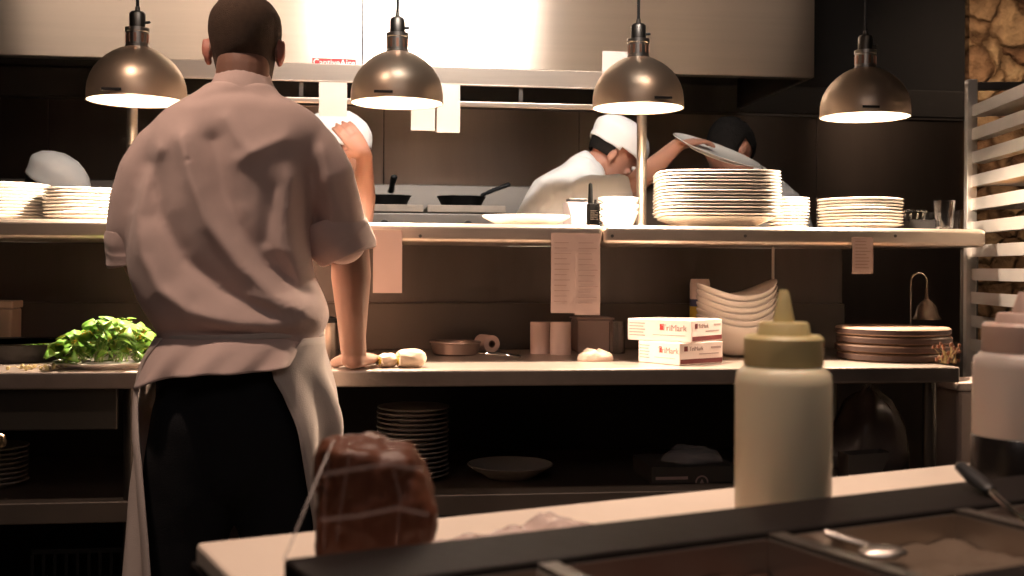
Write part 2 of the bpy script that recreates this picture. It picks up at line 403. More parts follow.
sheet('order_ticket', 436, 459, 84, 133, yo0-.012, 'long white order ticket just right of the second heat lamp', paper, .003)
o = sheet('note_sheet', 601, 626, 51, 84, yo0-.012, 'white note standing on upper shelf behind the third heat lamp', paper, .001)
sheet('paper_sheet', 373, 402, 230, 293, ys0-.003, 'plain pinkish sheet hanging from pass shelf beside the cook\'s elbow', paperk, .002)
sheet('menu_sheet', 551, 576, 233, 313, ys0-.003, 'left half of the long printed list taped below the pass shelf', paperk, .002, lines=12)
sheet('menu_sheet', 575, 600, 233, 315, ys0-.003, 'right half of the long printed list taped below the pass shelf', paperk, .003, lines=12)
sheet('label_sheet', 852, 873, 237, 274, ys0-.003, 'small printed brown sheet hanging at the right end of the pass shelf', paperk, .001, lines=9)

# ------------------------------------------------------------------ heat lamps
LY = 3.22
def lamp(u, vrim, w, vtop, lab, first=None):
    c = P(u, vrim, LY); r = w/2/SC(u, LY); z0 = c.z
    t = thing('heat_lamp', lab, 'lamp', (c.x, LY, z0), 'heat lamps above the pass')
    H = 1.12*r; pr = []
    sh = [(1.0,0),(1.0,.10),(.995,.20),(.975,.32),(.93,.45),(.86,.57),(.76,.69),(.63,.80),(.49,.89),(.36,.95),(.25,.985)]
    out = [(r*a, H*b) for a, b in sh]; inn = [(r*a-.003, H*b-.002 if b > 0 else 0) for a, b in sh]
    outer = MB(); outer.rings([[Vector((c.x+q*math.cos(2*PI*j/56), LY+q*math.sin(2*PI*j/56), z0+h)) for j in range(56)] for q, h in out+[(.02,H+.001)]], False)
    outer.build('shade', lampm, t, smooth=True, ang=180)
    # rolled rim and white inner lining
    rim = MB(); rs = []
    for j in range(56):
        a = 2*PI*j/56; rs.append([Vector((c.x+(r-.001+.002*math.cos(k*PI/4))*math.cos(a), LY+(r-.001+.002*math.cos(k*PI/4))*math.sin(a), z0+.002*math.sin(k*PI/4))) for k in range(8)])
    rs.append(rs[0]); rim.rings(rs, False); rim.build('rim', lampm, t, smooth=True)
    li = MB(); li.rings([[Vector((c.x+max(q,.002)*math.cos(2*PI*j/56), LY+max(q,.002)*math.sin(2*PI*j/56), z0+h)) for j in range(56)] for q, h in inn+[(.002,H-.002)]], False)
    li.build('lining', lamp_in, t, smooth=True, ang=180)
    z1 = z0+H
    k = r/.135
    nk = MB(); nk.lathe([(0,0),(.033*k,0),(.033*k,.008),(.031*k,.010),(.031*k,.044),(.033*k,.046),(.033*k,.056),(0,.056)], (c.x,LY,z1-.006), 32); nk.build('vented_collar', steel, t, smooth=True)
    sl = MB()
    for j in range(10):
        a = 2*PI*j/10+.3; sl.box((c.x+.0312*k*math.cos(a), LY+.0312*k*math.sin(a), z1+.021), (.002,.007,.024), a)
    sl.build('vent_slots', mat('slot_copper', (.75,.4,.28), .3, .8), t)
    MB().lathe([(0,0),(.022*k,0),(.022*k,.038),(.017*k,.044),(.007,.046),(.006,.058),(0,.058)], (c.x,LY,z1+.0505), 24).build('socket', steel_dark, t, smooth=True)
    sk = MB(); sk.capsule([(c.x+.02*k,LY,z1+.066),(c.x+.032*k,LY-.004,z1+.066)], [.004,.004], 8); sk.build('switch', black, t, smooth=True)
    MB().tube([(c.x,LY,z1+.1),(c.x+.001,LY,z1+.4),(c.x,LY,ZC)], .0045, 8).build('cord', black, t, smooth=True)
    MB().lathe([(0,0),(.05,0),(.05,.015),(0,.03)], (c.x,LY,ZC-.03), 24).build('ceiling_rose', steel_dark, t, smooth=True)
    pl = P(u-14+(28 if u==636 else 0), vrim-6, LY)
    MB().box((c.x+(-.04 if u!=637 else .04), LY-r*.985-.001, z0+.012), (.05,.003,.007)).build('name_plate', black, t)
    b = MB(); b.lathe([(0,0),(.02,.002),(.034,.018),(.037,.035),(.028,.06),(.016,.075),(.014,.1),(0,.1)], (c.x,LY,z1-.125), 24); b.build('bulb', bulbm, t, smooth=True, ang=180)
    l = bpy.data.lights.new('heat_bulb', 'SPOT'); l.energy = LAMP_W; l.color = (1,.77,.57); l.shadow_soft_size = .03; l.spot_size = math.radians(150); l.spot_blend = .5
    lo = bpy.data.objects.new('heat_bulb', l); C.objects.link(lo); lo.location = (c.x, LY, z1-.132)
LAMP_W = 120
lamp(136, 101, 97, 0, 'brass-toned dome heat lamp left of the standing cook, nearest the left')
lamp(396, 103, 92, 0, 'dome heat lamp in front of the hanging tickets, right of the standing cook')
lamp(637, 108, 91, 0, 'dome heat lamp above the cook in the white cap')
lamp(864, 117, 88, 0, 'dome heat lamp at the right end of the pass, nearest the stone wall')

# ------------------------------------------------------------------ plates
ORD = ['topmost','second','third','fourth','fifth','sixth','seventh','eighth','ninth','tenth','eleventh','twelfth','thirteenth','fourteenth','fifteenth','sixteenth']
def copy_tree(o, parent=None):
    c = o.copy(); C.objects.link(c)
    if parent: c.parent = parent
    for ch in list(o.children): copy_tree(ch, c)
    return c
def plate_prof(r, h=.018, th=.0045, foot=.6):
    return [(0,.003),(r*foot-.004,.003),(r*foot-.003,0),(r*foot,0),(r*foot+.002,.0035),(r*.85,h*.55),(r*.99,h-th*.7),(r,h-th*.3),(r*.985,h),(r*.84,h*.60+th*.5),(r*foot,.003+th),(0,.003+th)]
def stack(n, x, y, z, r, pitch, lab, cat, grp, mt, name='plate', prof=None, shape=None, jit=.002, rot0=0):
    pr = prof or plate_prof(r)
    me = MB().lathe(pr, (0,0,0), 56, shape=shape).mesh(name)
    for p in me.polygons: p.use_smooth = True
    me.materials.append(mt)
    for i in range(n):
        o = bpy.data.objects.new(name, me); C.objects.link(o)
        o.location = (x+random.uniform(-jit,jit), y+random.uniform(-jit,jit), z+i*pitch); o.rotation_euler.z = rot0+random.uniform(-.015,.015)
        w = ORD[n-1-i]
        if i == 0: w = 'lowest'
        tag(o, lab % w, cat, grp)
zp = zt+.0005
x = P(3, 200, 3.47).x; stack(11, x, 3.478, zp, .124, .0093, 'white plate, %s in the stack at the far left of the pass', 'plate', 'plates in the far left stack', china)
x = P(83, 200, 3.40).x; stack(9, x, 3.40, zp, .107, .0096, 'white plate, %s in the stack by the standing cook\'s left sleeve', 'plate', 'plates in the stack left of the cook', china)
def sq(n, rot=0):
    def f(a):
        a -= rot; c, s_ = abs(math.cos(a)), abs(math.sin(a))
        return 1/((c**n+s_**n)**(1/n))
    return f
xk = P(717, 200, 3.35).x
MB_ = MB().lathe([(0,.0),(.10,.0),(.105,.004),(.15,.022),(.17,.03),(.168,.032),(.148,.026),(.10,.006),(0,.006)], (0,0,0), 56, shape=sq(4.5, math.radians(-9)))
o = MB_.build('serving_dish', china, smooth=True); o.location = (xk, 3.372, zp)
tag(o, 'cream footed dish at the bottom of the tallest plate stack', 'dish')
stack(14, xk, 3.372, zp+.0262, .182, .0096, 'large square-cornered plate, %s in the tallest stack on the pass', 'plate', 'plates in the tallest stack', china, name='square_plate', shape=sq(4.5, math.radians(-9)), prof=plate_prof(.182, .014, .005))
x = P(795, 200, 3.42).x; stack(10, x+.0, 3.48, zp, .066, .0099, 'small white plate, %s in the narrow stack behind the tallest one', 'plate', 'small plates in the narrow stack', china, name='side_plate', prof=plate_prof(.066,.014))
x = P(861, 200, 3.36).x; stack(9, x, 3.37, zp, .128, .0096, 'white plate, %s in the right-hand stack beneath the last heat lamp', 'plate', 'plates in the right-hand stack', china)
# oval platter and other things on the pass
x = P(525, 216, 3.36).x
o = MB().lathe([(0,.004),(.078,.004),(.08,0),(.084,0),(.09,.005),(.125,.022),(.13,.026),(.127,.029),(.118,.027),(.085,.010),(0,.009)], (0,0,0), 56).build('oval_platter', china, smooth=True)
o.location = (x, 3.34, zp); o.scale = (1.0,.75,1.1); tag(o, 'single oval white platter on the pass, left of the two-way radio', 'platter')
# ticket printer
x0, x1 = P(568,200,3.45).x, P(592,200,3.45).x
tp = thing('ticket_printer', 'grey ticket printer on the pass behind the two-way radio', 'printer', ((x0+x1)/2, 3.47, zp))
g = MB(); pts = [(3.40,0),(3.55,0),(3.55,.085),(3.47,.082),(3.42,.05),(3.40,.03)]
g.rings([[Vector((x_, y_, zp+z_)) for y_, z_ in pts] for x_ in (x0, x1)]); g.build('housing', mat('grey_plastic', (.25,.22,.23), .5), tp, bevel=.005)
MB().bb(x0+.008, x1-.008, 3.49, 3.54, zp+.086, zp+.094).build('paper_slot', black, tp, bevel=.002)
# two-way radio
x = P(590, 200, 3.30).x
rd = thing('two_way_radio', 'black two-way radio with stub antenna standing on the pass', 'radio', (x, 3.3, zp))
MB().bb(x-.009, x+.026, 3.285, 3.315, zp, zp+.068).build('housing', mat('radio_black', (.004,.004,.004), .9, spec=.05), rd, bevel=.004)
MB().capsule([(x,3.3,zp+.066),(x,3.3,zp+.122)], [.0075,.006], 12).build('antenna', bpy.data.materials['radio_black'], rd, smooth=True)
MB().lathe([(0,0),(.005,0),(.005,.012),(0,.012)], (x+.016,3.3,zp+.067), 12).build('volume_knob', black, rd, smooth=True)
MB().tube([(x+.02+.012*math.sin(i*.9), 3.277+.003*math.cos(i*2), zp+.075-.0028*i) for i in range(26)], .0014, 6).build('coiled_cable', bpy.data.materials['radio_black'], rd, smooth=True)
g = MB()
for i in range(5): g.bb(x-.003, x+.02, 3.2838, 3.2852, zp+.02+i*.006, zp+.023+i*.006)
g.build('speaker_grille', steel_dark, rd)
# white bowls right of radio
x = P(619, 205, 3.4).x
bw = [(0,.003),(.03,.003),(.032,0),(.036,0),(.045,.008),(.058,.035),(.062,.05),(.060,.051),(.055,.036),(.04,.012),(0,.008)]
stack(3, x, 3.42, zp, .06, .021, 'small white bowl, %s in the stack between the radio and the tall plates', 'bowl', 'small bowls beside the radio', china, name='small_bowl', prof=bw)
# glasses at the right end
def glass(u, Y, h, r, lab):
    c = P(u, 220, Y)
    o = MB().lathe([(0,0),(r*.78,0),(r*.8,.003),(r,h),(r-.002,h),(r*.8-.002,.010),(0,.008)], (c.x,Y,zp), 28).build('drinking_glass', clear, smooth=True)
    tag(o, lab, 'glass', 'glasses at the end of the pass')
glass(944, 3.27, .088, .031, 'tall clear drinking glass at the right end of the pass')
glass(931, 3.42, .062, .028, 'short clear glass just behind and left of the tall glass')
glass(957, 3.45, .070, .026, 'clear glass behind the tall one, closest to the tray rack')
# dark utensils in a tray
x = P(917, 215, 3.4).x
ub = thing('cutlery_tray', 'black tray of steel spoons between the right plate stack and glasses', 'tray', (x, 3.42, zp))
g = MB(); g.bb(x-.045,x+.045,3.36,3.50,zp,zp+.004)
for s in (-1,1): g.bb(x+s*.045-.002,x+s*.045+.002,3.36,3.50,zp,zp+.035); g.bb(x-.045,x+.045,3.43+s*.07-.002,3.43+s*.07+.002,zp,zp+.035)
g.build('tray', black, ub)
for i in range(6):
    a = random.uniform(-.5,.5); p = Vector((x-.035+.014*i, 3.43, zp+.012))
    d = Vector((math.sin(a)*.5, -.3*random.random(), .8)).normalized()
    g = MB(); g.capsule([p, p+d*.045], [(.003,.002),(.004,.002)], 8); g.ball(p+d*.055, (.010,.010,.005), 12); g.build('spoon', chrome, ub, smooth=True)

# ------------------------------------------------------------------ things on the counter
z0 = zc+.0006
# glove boxes
def glovebox(near, L, W, H, z, ang1, name_l, s=1):
    n = Vector(near); M = Matrix.Translation((n.x, n.y, z)) @ Matrix.Rotation(ang1, 4, 'Z')
    # local: corner at origin, long face from origin towards -x, short face towards +y... box occupies x[-L,0] y[0,W]
    t = thing('glove_box', name_l, 'box', (n.x, n.y, z), 'glove boxes on the counter')
    def bld(mb, nm, mt, par=t, **k):
        me = mb.mesh(nm); me.transform(M); return link(me, nm, mt, par, **k)
    b = bld(MB().bb(-L,0,0,W,0,H), 'carton', card, bevel=.0015)
    e = bld(MB().bb(.0002,.0009,.003,W-.002,.003,H*.26), 'base_stripe', darkred)
    e = bld(MB().bb(-L*.49,-L*.425,-.0009,-.0002,H*.52,H*.80), 'red_emblem', redm)
    e = bld(MB().bb(.0002,.0009,W*.10,W*.18,H*.62,H*.85), 'end_emblem', darkred)
    textmesh('TriMark', H*.40, 'lettering', greyp, t, M @ Matrix.Translation((-L*.27,-.0006,H*.62)) @ Matrix.Rotation(PI/2,4,'X'))
    textmesh('TriMark', H*.28, 'end_lettering', greyp, t, M @ Matrix.Translation((.0006,W*.38,H*.72)) @ Matrix.Rotation(PI/2,4,'Z') @ Matrix.Rotation(PI/2,4,'X'))
    g = MB()
    for i in range(5): g.bb(-L*.97,-L*(.72+.03*(i%2)),-.0008,-.0002,H*(.78-.14*i),H*(.82-.14*i))
    g.bb(-L*.60,-L*.1,-.0008,-.0002,H*.28,H*.30)
    g.bb(.0002,.0008,W*.72,W*.95,H*.70,H*.80); g.bb(.0002,.0008,W*.45,W*.9,H*.45,H*.50)
    bld(g, 'small_print', greyp)
    return t
Hb = .058
n1 = P(673, 364.5, 3.0); n2 = P(690, 340, 3.0)
# long face recedes to the left, short end recedes to the right
def boxdims(): pass
a1 = math.radians(-60)
glovebox((n1.x, 2.93), .155, .165, Hb, z0, a1, 'lower white glove box under another, red emblem on front')
glovebox((n2.x-.010, 2.945), .20, .165, Hb, z0+Hb+.0008, math.radians(-46), 'upper white glove box, overhanging the one beneath it')
# curved bowls stack
bc = P(739, 350, 3.2)
def saddle(n, cx, cy, z):
    R = .112
    for i in range(n):
        vs = []; fs = []; NR, NA = 10, 48
        rings_ = []
        for side in (0, 1):
            for k in range(NR+1):
                f = k/NR; f = f if side == 0 else 1-f
                ring = []
                for j in range(NA):
                    a = 2*PI*j/NA; rr = R*f
                    x_, y_ = rr*math.cos(a)*1.05, rr*math.sin(a)*.9
                    hz_ = .115*f**2.6*1.0 + .040*(math.cos(a)**2)*f**3 - .03*f**3 + .006*f*math.cos(a)
                    if side: hz_ += .004
                    ring.append(Vector((x_, y_, hz_)))
                rings_.append(ring)
        me = MB().rings(rings_, False).mesh('curved_bowl')
        bm = bmesh.new(); bm.from_mesh(me); bmesh.ops.remove_doubles(bm, verts=bm.verts, dist=1e-5); bm.to_mesh(me); bm.free()
        for p in me.polygons: p.use_smooth = True
        me.materials.append(bowlm)
        for q in range(n):
            o = bpy.data.objects.new('curved_bowl', me); C.objects.link(o); o.location = (cx, cy, z+.0005+q*.0180); o.rotation_euler.z = random.uniform(-.03,.03)
            w = ORD[n-1-q] if q else 'lowest'
            tag(o, 'cream bowl with swooping rim, %s in the stack right of the glove boxes' % w, 'bowl', 'curved bowls on the counter')
        break
saddle(6, P(739,340,3.22).x, 3.24, z0)
# small bottle with yellow label behind boxes
x = P(700, 300, 3.46).x; zt1 = P(700, 279, 3.46).z
bt = thing('spray_can', 'small white canister with yellow and blue label behind the glove boxes', 'container', (x, 3.46, z0))
hh = zt1-z0
MB().lathe([(0,0),(.03,0),(.031,.003),(.031,hh-.015),(.028,hh),(0,hh)], (x,3.46,z0), 28).build('body', card, bt, smooth=True)
MB().lathe([(.0312,hh*.35),(.0314,hh*.35),(.0314,hh*.62),(.0312,hh*.62)], (x,3.46,z0), 28).build('yellow_band', yellowp, bt, smooth=True)
MB().lathe([(.0312,hh*.62),(.0314,hh*.62),(.0314,hh*.72),(.0312,hh*.72)], (x,3.46,z0), 28).build('blue_band', bluep, bt, smooth=True)
# paper rolls standing
for u, l in ((541, 'left of the two upright paper rolls on the counter'), (561, 'right of the two upright paper rolls on the counter')):
    Y = 3.38 if u == 541 else 3.33; x = P(u, 340, Y).x; zz = P(u, 322, Y).z
    t = thing('paper_roll', l, 'paper roll', (x, Y, z0), 'upright paper rolls')
    h = zz-z0
    MB().lathe([(.010,0),(.031,0),(.031,h),(.010,h),(.010,0)], (x,Y,z0), 32).build('paper', paper if False else mat('roll_paper', (.62,.47,.42), .9, 0, 4, .05), t, smooth=True)
    MB().lathe([(.0078,0),(.0097,0),(.0097,h-.001),(.0078,h-.001),(.0078,0)], (x,Y,z0), 20).build('core', woodd, t, smooth=True)
# frosted food tub and glass jar
x0, x1 = P(577,330,3.4).x, P(613,330,3.4).x; zz = P(595, 318, 3.37).z
t = thing('storage_tub', 'frosted plastic storage tub behind the crumpled cloth', 'container', ((x0+x1)/2, 3.45, z0))
MB().bb(x0,x1,3.39,3.5,z0,zz-.006).build('body', mat('frosted', (.50,.38,.34), .5, 0, alpha=.9), t, bevel=.006)
MB().bb(x0-.004,x1+.004,3.386,3.504,zz-.0055,zz).build('lid', mat('frosted_lid', (.42,.32,.29), .5), t, bevel=.003)
x = P(622, 330, 3.3).x
o = MB().lathe([(0,0),(.022,0),(.024,.003),(.024,.095),(.022,.095),(.022,.006),(0,.006)], (x,3.36,z0), 24).build('glass_jar', clear, smooth=True); tag(o, 'clear glass jar standing left of the glove boxes', 'jar')
# crumpled cloth
def crumple(name, c, rx, ry, h, mt, lab, cat, seed=0, n=26):
    rings_ = []
    for k in range(9):
        f = k/8; th = f*PI/2
        ring = []
        for j in range(n):
            a = 2*PI*j/n
            q = 1+.22*noise.noise(Vector((math.cos(a)*1.7+seed, math.sin(a)*1.7, f*2)))+.1*noise.noise(Vector((math.cos(a)*5, math.sin(a)*5+seed, f*5)))
            ring.append(Vector((c[0]+rx*q*math.cos(th)*math.cos(a), c[1]+ry*q*math.cos(th)*math.sin(a), c[2]+h*math.sin(th)*(.9+(.35 if h < .1 else .12)*noise.noise(Vector((math.cos(a)*3*math.cos(th)+seed, math.sin(a)*3, f)))))))
        rings_.append(ring)
    o = MB().rings(rings_[:-1] if h < .1 else rings_[:-1]+[[r_+(Vector((c[0],c[1],r_.z+.01))-r_)*.6 for r_ in rings_[-2]]]).build(name, mt, smooth=True, ang=180)
    if lab: tag(o, lab, cat)
    return o
c = P(594, 355, 3.12); crumple('crumpled_cloth', (c.x, 3.1, z0), .055, .035, .034, mat('cloth_cream', (.62,.47,.38), .9, 0, 30, .1, .4, 200), 'crumpled cream cloth in front of the storage tub', 'cloth', 3)
# dish with metal rim & tongs & lying roll
c = P(457, 350, 3.3)
o = MB().lathe([(0,0),(.06,0),(.066,.004),(.072,.034),(.076,.036),(.074,.039),(.068,.036),(.062,.008),(0,.006)], (c.x, 3.34, z0), 40).build('shallow_tin', mat('tin', (.34,.25,.21), .4, .7), smooth=True); tag(o, 'shallow round tin beside the lying paper roll', 'tin')
c = P(488, 341, 3.38); dd = Vector((.35,-1,-.25)).normalized()
t = thing('paper_roll', 'small paper roll lying on its side with its open core forward', 'paper roll', (c.x, 3.45, z0))
p_ = Vector((c.x+.003, 3.40, z0+.0265))
g = MB(); M_ = Matrix.Rotation(PI/2,3,'X'); g.lathe([(.011,-.035),(.026,-.035),(.026,.035),(.011,.035),(.011,-.035)], p_+Vector((0,.03,0)), 28, Matrix.Rotation(.35,3,'Z') @ M_); g.build('paper', bpy.data.materials['roll_paper'], t, smooth=True)
g = MB(); g.lathe([(.0085,-.036),(.0107,-.036),(.0107,.036),(.0085,.036),(.0085,-.036)], p_+Vector((0,.03,0)), 20, Matrix.Rotation(.35,3,'Z') @ M_); g.build('core', woodd, t, smooth=True)
c = P(500, 352, 3.2); t = thing('kitchen_tongs', 'small steel tongs lying in front of the paper roll', 'tongs', (c.x, 3.2, z0))
for s in (0, 1):
    pts = [(c.x-.05, 3.22, z0+.012), (c.x-.04, 3.205-.02*s, z0+.014), (c.x+.01, 3.20-.035*s, z0+.012), (c.x+.055, 3.21-.03*s, z0+.006)]
    MB().capsule(pts, [(.004,.004),(.0045,.003),(.0045,.003),(.006,.004)], 8).build('arm', chrome, t, smooth=True)
MB().tube([(c.x-.05+.008*math.cos(a*PI/8), 3.215+.010*math.sin(a*PI/8), z0+.013) for a in range(17)], .0028, 8).build('ring', chrome, t, smooth=True)
# wooden boards
c = P(881, 350, 3.2)
for i in range(4):
    xx = c.x+[.004,-.002,.003,0][i]; zz = z0+i*.0236
    t = thing('round_wooden_board', ['lowest','third','second','topmost'][i]+' round dark wooden board of the stack at the counter\'s right end', 'board', (xx, 3.17, zz), 'round wooden boards')
    R_ = .158
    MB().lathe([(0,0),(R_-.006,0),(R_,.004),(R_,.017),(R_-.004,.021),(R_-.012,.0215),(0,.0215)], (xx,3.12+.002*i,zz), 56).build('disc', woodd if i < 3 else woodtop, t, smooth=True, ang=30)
    MB().lathe([(R_-.001,.0045),(R_+.0012,.0045),(R_+.0012,.0165),(R_-.001,.0165)], (xx,3.12+.002*i,zz), 56).build('bark_edge', mat('bark', (.06,.028,.02), .7, 0, 20, .4, .4, 60) if i == 0 else bpy.data.materials['bark'], t, smooth=True)
# dried garnish
def twigs(name, c, n, spread, h, cols, lab, cat):
    t = thing(name, lab, cat, c)
    g = MB(); g2 = MB()
    for i in range(n):
        p = Vector(c)+Vector((random.uniform(-1,1)*spread, random.uniform(-.6,.6)*spread, .003)); q = p+Vector((random.uniform(-1,1)*.03, random.uniform(-1,1)*.015, random.random()*h))
        g.tube([p, (p+q)/2+Vector((0,0,.006)), q], [.0012,.001,.0006], 5)
        g2.ball(q, (.005,.004,.006), 8)
    g.build('twigs', cols[0], t); g2.build('flower_heads', cols[1], t, smooth=True)
c = P(949, 360, 2.95); twigs('dried_garnish', (c.x-.012,2.93,z0), 26, .02, .055, (mat('dry_stem', (.34,.24,.10), .8), mat('dried_chilli', (.22,.08,.04), .5)), 'small bunch of dried chillies and twigs at the counter\'s right end', 'garnish')
c = P(44, 366, 2.95); twigs('herb_trimmings', (c.x,2.92,z0), 16, .05, .008, (mat('straw', (.5,.38,.2), .8), mat('straw2', (.6,.5,.25), .8)), 'dry herb trimmings scattered before the herb pile', 'herbs')
# little gooseneck lamp in the shade at the right
c = P(918, 330, 3.35); t = thing('gooseneck_lamp', 'small dim gooseneck lamp behind the wooden boards', 'lamp', (c.x, 3.42, z0))
xb_, yb_ = P(911,300,3.42).x, 3.42; ztp = P(920,273,3.42).z; xs_ = P(927,300,3.42).x; r_ = (xs_-xb_)/2
pts = [(xb_, yb_, z0+.01), (xb_, yb_, ztp-r_)] + [(xb_+r_-r_*math.cos(a*PI/8), yb_, ztp-r_+r_*math.sin(a*PI/8)) for a in range(1,9)] + [(xs_, yb_, ztp-.05)]
MB().tube(pts, .0032, 8).build('gooseneck', steel, t, smooth=True)
MB().lathe([(0,0),(.045,0),(.045,.006),(.008,.012),(0,.012)], (xb_,yb_,z0), 28).build('base', steel_dark, t, smooth=True)
zsh = P(927,319,3.42).z
sh_ = [(.044,0),(.036,.012),(.028,.04),(.016,.055),(.006,.062),(.004,ztp-.045-zsh)]
g = MB(); g.rings([[Vector((xs_+q*math.cos(j*PI/16), yb_+q*math.sin(j*PI/16), zsh+h)) for j in range(32)] for q, h in sh_+[(q-.0015,h-.001) for q,h in sh_[::-1]]], False); g.build('shade', mat('smoked_shade', (.30,.22,.17), .3, .4, alpha=.8), t, smooth=True)
MB().ball((xs_, yb_, zsh+.02), .010, 12).build('bulb', mat('dim_bulb', (1,.8,.5), .4, emit=(1,.7,.35), es=1.2), t, smooth=True)
# left: wide pans, tray, small box
c = P(18, 350, 3.15)
for i, (uu, Y, R_, hh, lab) in enumerate(((14, 3.22, .155, .045, 'wide shallow black pan at the left end of the counter'), )):
    x = P(uu, 350, Y).x
    t = thing('shallow_pan', lab, 'pan', (x, Y, z0))
    MB().lathe([(0,0),(R_*.9,0),(R_*.93,.004),(R_,hh),(R_+.008,hh+.002),(R_+.008,hh+.005),(R_-.002,hh+.003),(R_*.91,.008),(0,.006)], (x,Y,z0), 56).build('pan_body', blackm, t, smooth=True)
    MB().lathe([(R_+.0075,hh+.003),(R_+.0095,hh+.003),(R_+.0095,hh+.0062),(R_+.0075,hh+.0062),(R_+.0075,hh+.003)], (x,Y,z0), 56).build('rim', chrome, t, smooth=True)
x = P(2, 315, 3.45).x
t = thing('storage_tub', 'pale lidded tub behind the shallow pan at the far left', 'container', (x, 3.48, z0))
zz = P(2, 301, 3.42).z
MB().bb(x-.04, P(12,310,3.42).x, 3.42, 3.52, z0, zz-.022).build('body', mat('beige_tub', (.40,.30,.23), .5), t, bevel=.006)
MB().bb(x-.044, P(12,310,3.42).x+.003, 3.416, 3.524, zz-.0215, zz).build('lid', mat('beige_lid', (.5,.37,.28), .5), t, bevel=.004)
x = P(26, 343, 3.4).x; o = MB().ball((x,3.40,z0+.05), (.02,.018,.016), 14).ball((x+.012,3.41,z0+.045), (.018,.016,.015), 14).build('tomato', mat('tomato_red', (.35,.05,.02), .4), smooth=True)
bpy.data.objects.remove(o)
# white plate & herbs
xh = P(104, 360, 3.02).x; hy = 3.0
o = MB().lathe([(0,.003),(.1,.003),(.102,0),(.108,0),(.112,.005),(.128,.010),(.13,.013),(.127,.0145),(.11,.010),(0,.009)], (xh+.01,hy+.01,z0), 56).build('serving_plate', china, smooth=True); tag(o, 'flat white plate beneath the pile of green herbs', 'plate')
def leafmesh(g, p, d, up, L_, W_):
    d = d.normalized(); s_ = d.cross(up)
    if s_.length < 1e-3: s_ = d.cross(Vector((1,0,0)))
    s_.normalize(); n_ = s_.cross(d); vs = []; fs = []
    K = 6
    for k in range(K+1):
        f = k/K; w = W_*math.sin(PI*min(1,f*.95+.03))**.75*(1-.25*f)
        c_ = p+d*(L_*f)+n_*(L_*.25*math.sin(f*PI)-L_*.25*f*f)
        vs += [c_-s_*w+n_*w*.35, c_+n_*0, c_+s_*w+n_*w*.35]
    for k in range(K):
        a = k*3; fs += [(a,a+1,a+4,a+3),(a+1,a+2,a+5,a+4)]
    g.add(vs, fs)
hb = thing('herb_pile', 'heap of fresh green basil leaves on the plate left of the cook', 'herbs', (xh, hy, z0))
g = MB(); st = MB()
for i in range(170):
    u_ = random.uniform(-1,1); hgt = (1-abs(u_)**2.2)*.9+.1
    x = xh+.012+u_*.10; y = hy+random.uniform(-.09,.09); z = z0+.022+random.random()*.070*hgt
    if u_ > -.1 and u_ < .9: z += random.random()*.02
    p = Vector((x,y,z)); d = Vector((random.uniform(-1,1)+u_*.8, random.uniform(-1,.5), random.uniform(-.1,.9)))
    leafmesh(g, p, d, Vector((random.uniform(-.5,.5),random.uniform(-.6,.2),1)), random.uniform(.034,.055), random.uniform(.014,.023))
    if i % 3 == 0: st.tube([p, p-d.normalized()*.02-Vector((0,0,.01)), Vector((xh+u_*.1, y*.5+hy*.5, z0+.013))], .0013, 5)
o = g.build('leaves', leaf, hb, smooth=True, ang=180); sd = o.modifiers.new('s','SOLIDIFY'); sd.thickness = .0006
st.build('stems', stemm, hb)
# folded wrap by the hand
def roll_wrap(u, v, lab, ang, L_, r0):
    c = P(u, v, 2.97); y = 2.93
    t = thing('folded_wrap', lab, 'food', (c.x, y, z0))
    dirv = Vector((math.cos(ang), math.sin(ang), 0)); sd_ = Vector((-dirv.y, dirv.x, 0)); rings_ = []
    for k in range(13):
        f = k/12; ring = []
        for j in range(24):
            a = 2*PI*j/24; r = r0*(.72+.45*math.sin(PI*(f*.8+.12)))*(1 if f < .75 else math.sqrt(max(.04,1-((f-.75)/.25)**2)))*(1+.22*noise.noise(Vector((math.cos(a)*2, math.sin(a)*2, f*3+u))))
            ring.append(Vector((c.x,y,z0+r0*.82))+dirv*(L_*(f-.5))+sd_*(r*1.05*math.cos(a))+Vector((0,0,max(r*.82*math.sin(a), -r0*.82))))
        rings_.append(ring)
    MB().rings(rings_).build('wrap', mat('tortilla', (.80,.62,.47), .7, 0, 14, .12, .2, 60) if not bpy.data.materials.get('tortilla') else bpy.data.materials['tortilla'], t, smooth=True, ang=60)
    g = MB()
    for i in range(14):
        q = Vector((c.x,y,z0+r0*.8))-dirv*(L_*.5-.002)+sd_*random.uniform(-.5,.5)*r0+Vector((0,0,random.uniform(-.35,.4)*r0)); g.ball(q, random.uniform(.003,.006), 8)
    g.build('filling', yellowp, t, smooth=True)
roll_wrap(412, 362, 'thick cream folded wrap lying furthest from the cook\'s hand', .25, .075, .026)
roll_wrap(388, 366, 'small folded wrap with yellow filling beside the cook\'s fingers', .5, .05, .020)
# steel canister between body and arm
x = P(326, 325, 3.2).x; t = thing('steel_canister', 'small steel canister seen between the cook\'s waist and forearm', 'container', (x, 3.2, z0))
MB().lathe([(0,0),(.032,0),(.034,.004),(.034,.10),(0,.10)], (x,3.2,z0), 28).build('body', steel, t, smooth=True, ang=30)
MB().lathe([(0,.1002),(.036,.1002),(.036,.112),(.01,.118),(.008,.128),(0,.13)], (x,3.2,z0), 28).build('lid', black, t, smooth=True)

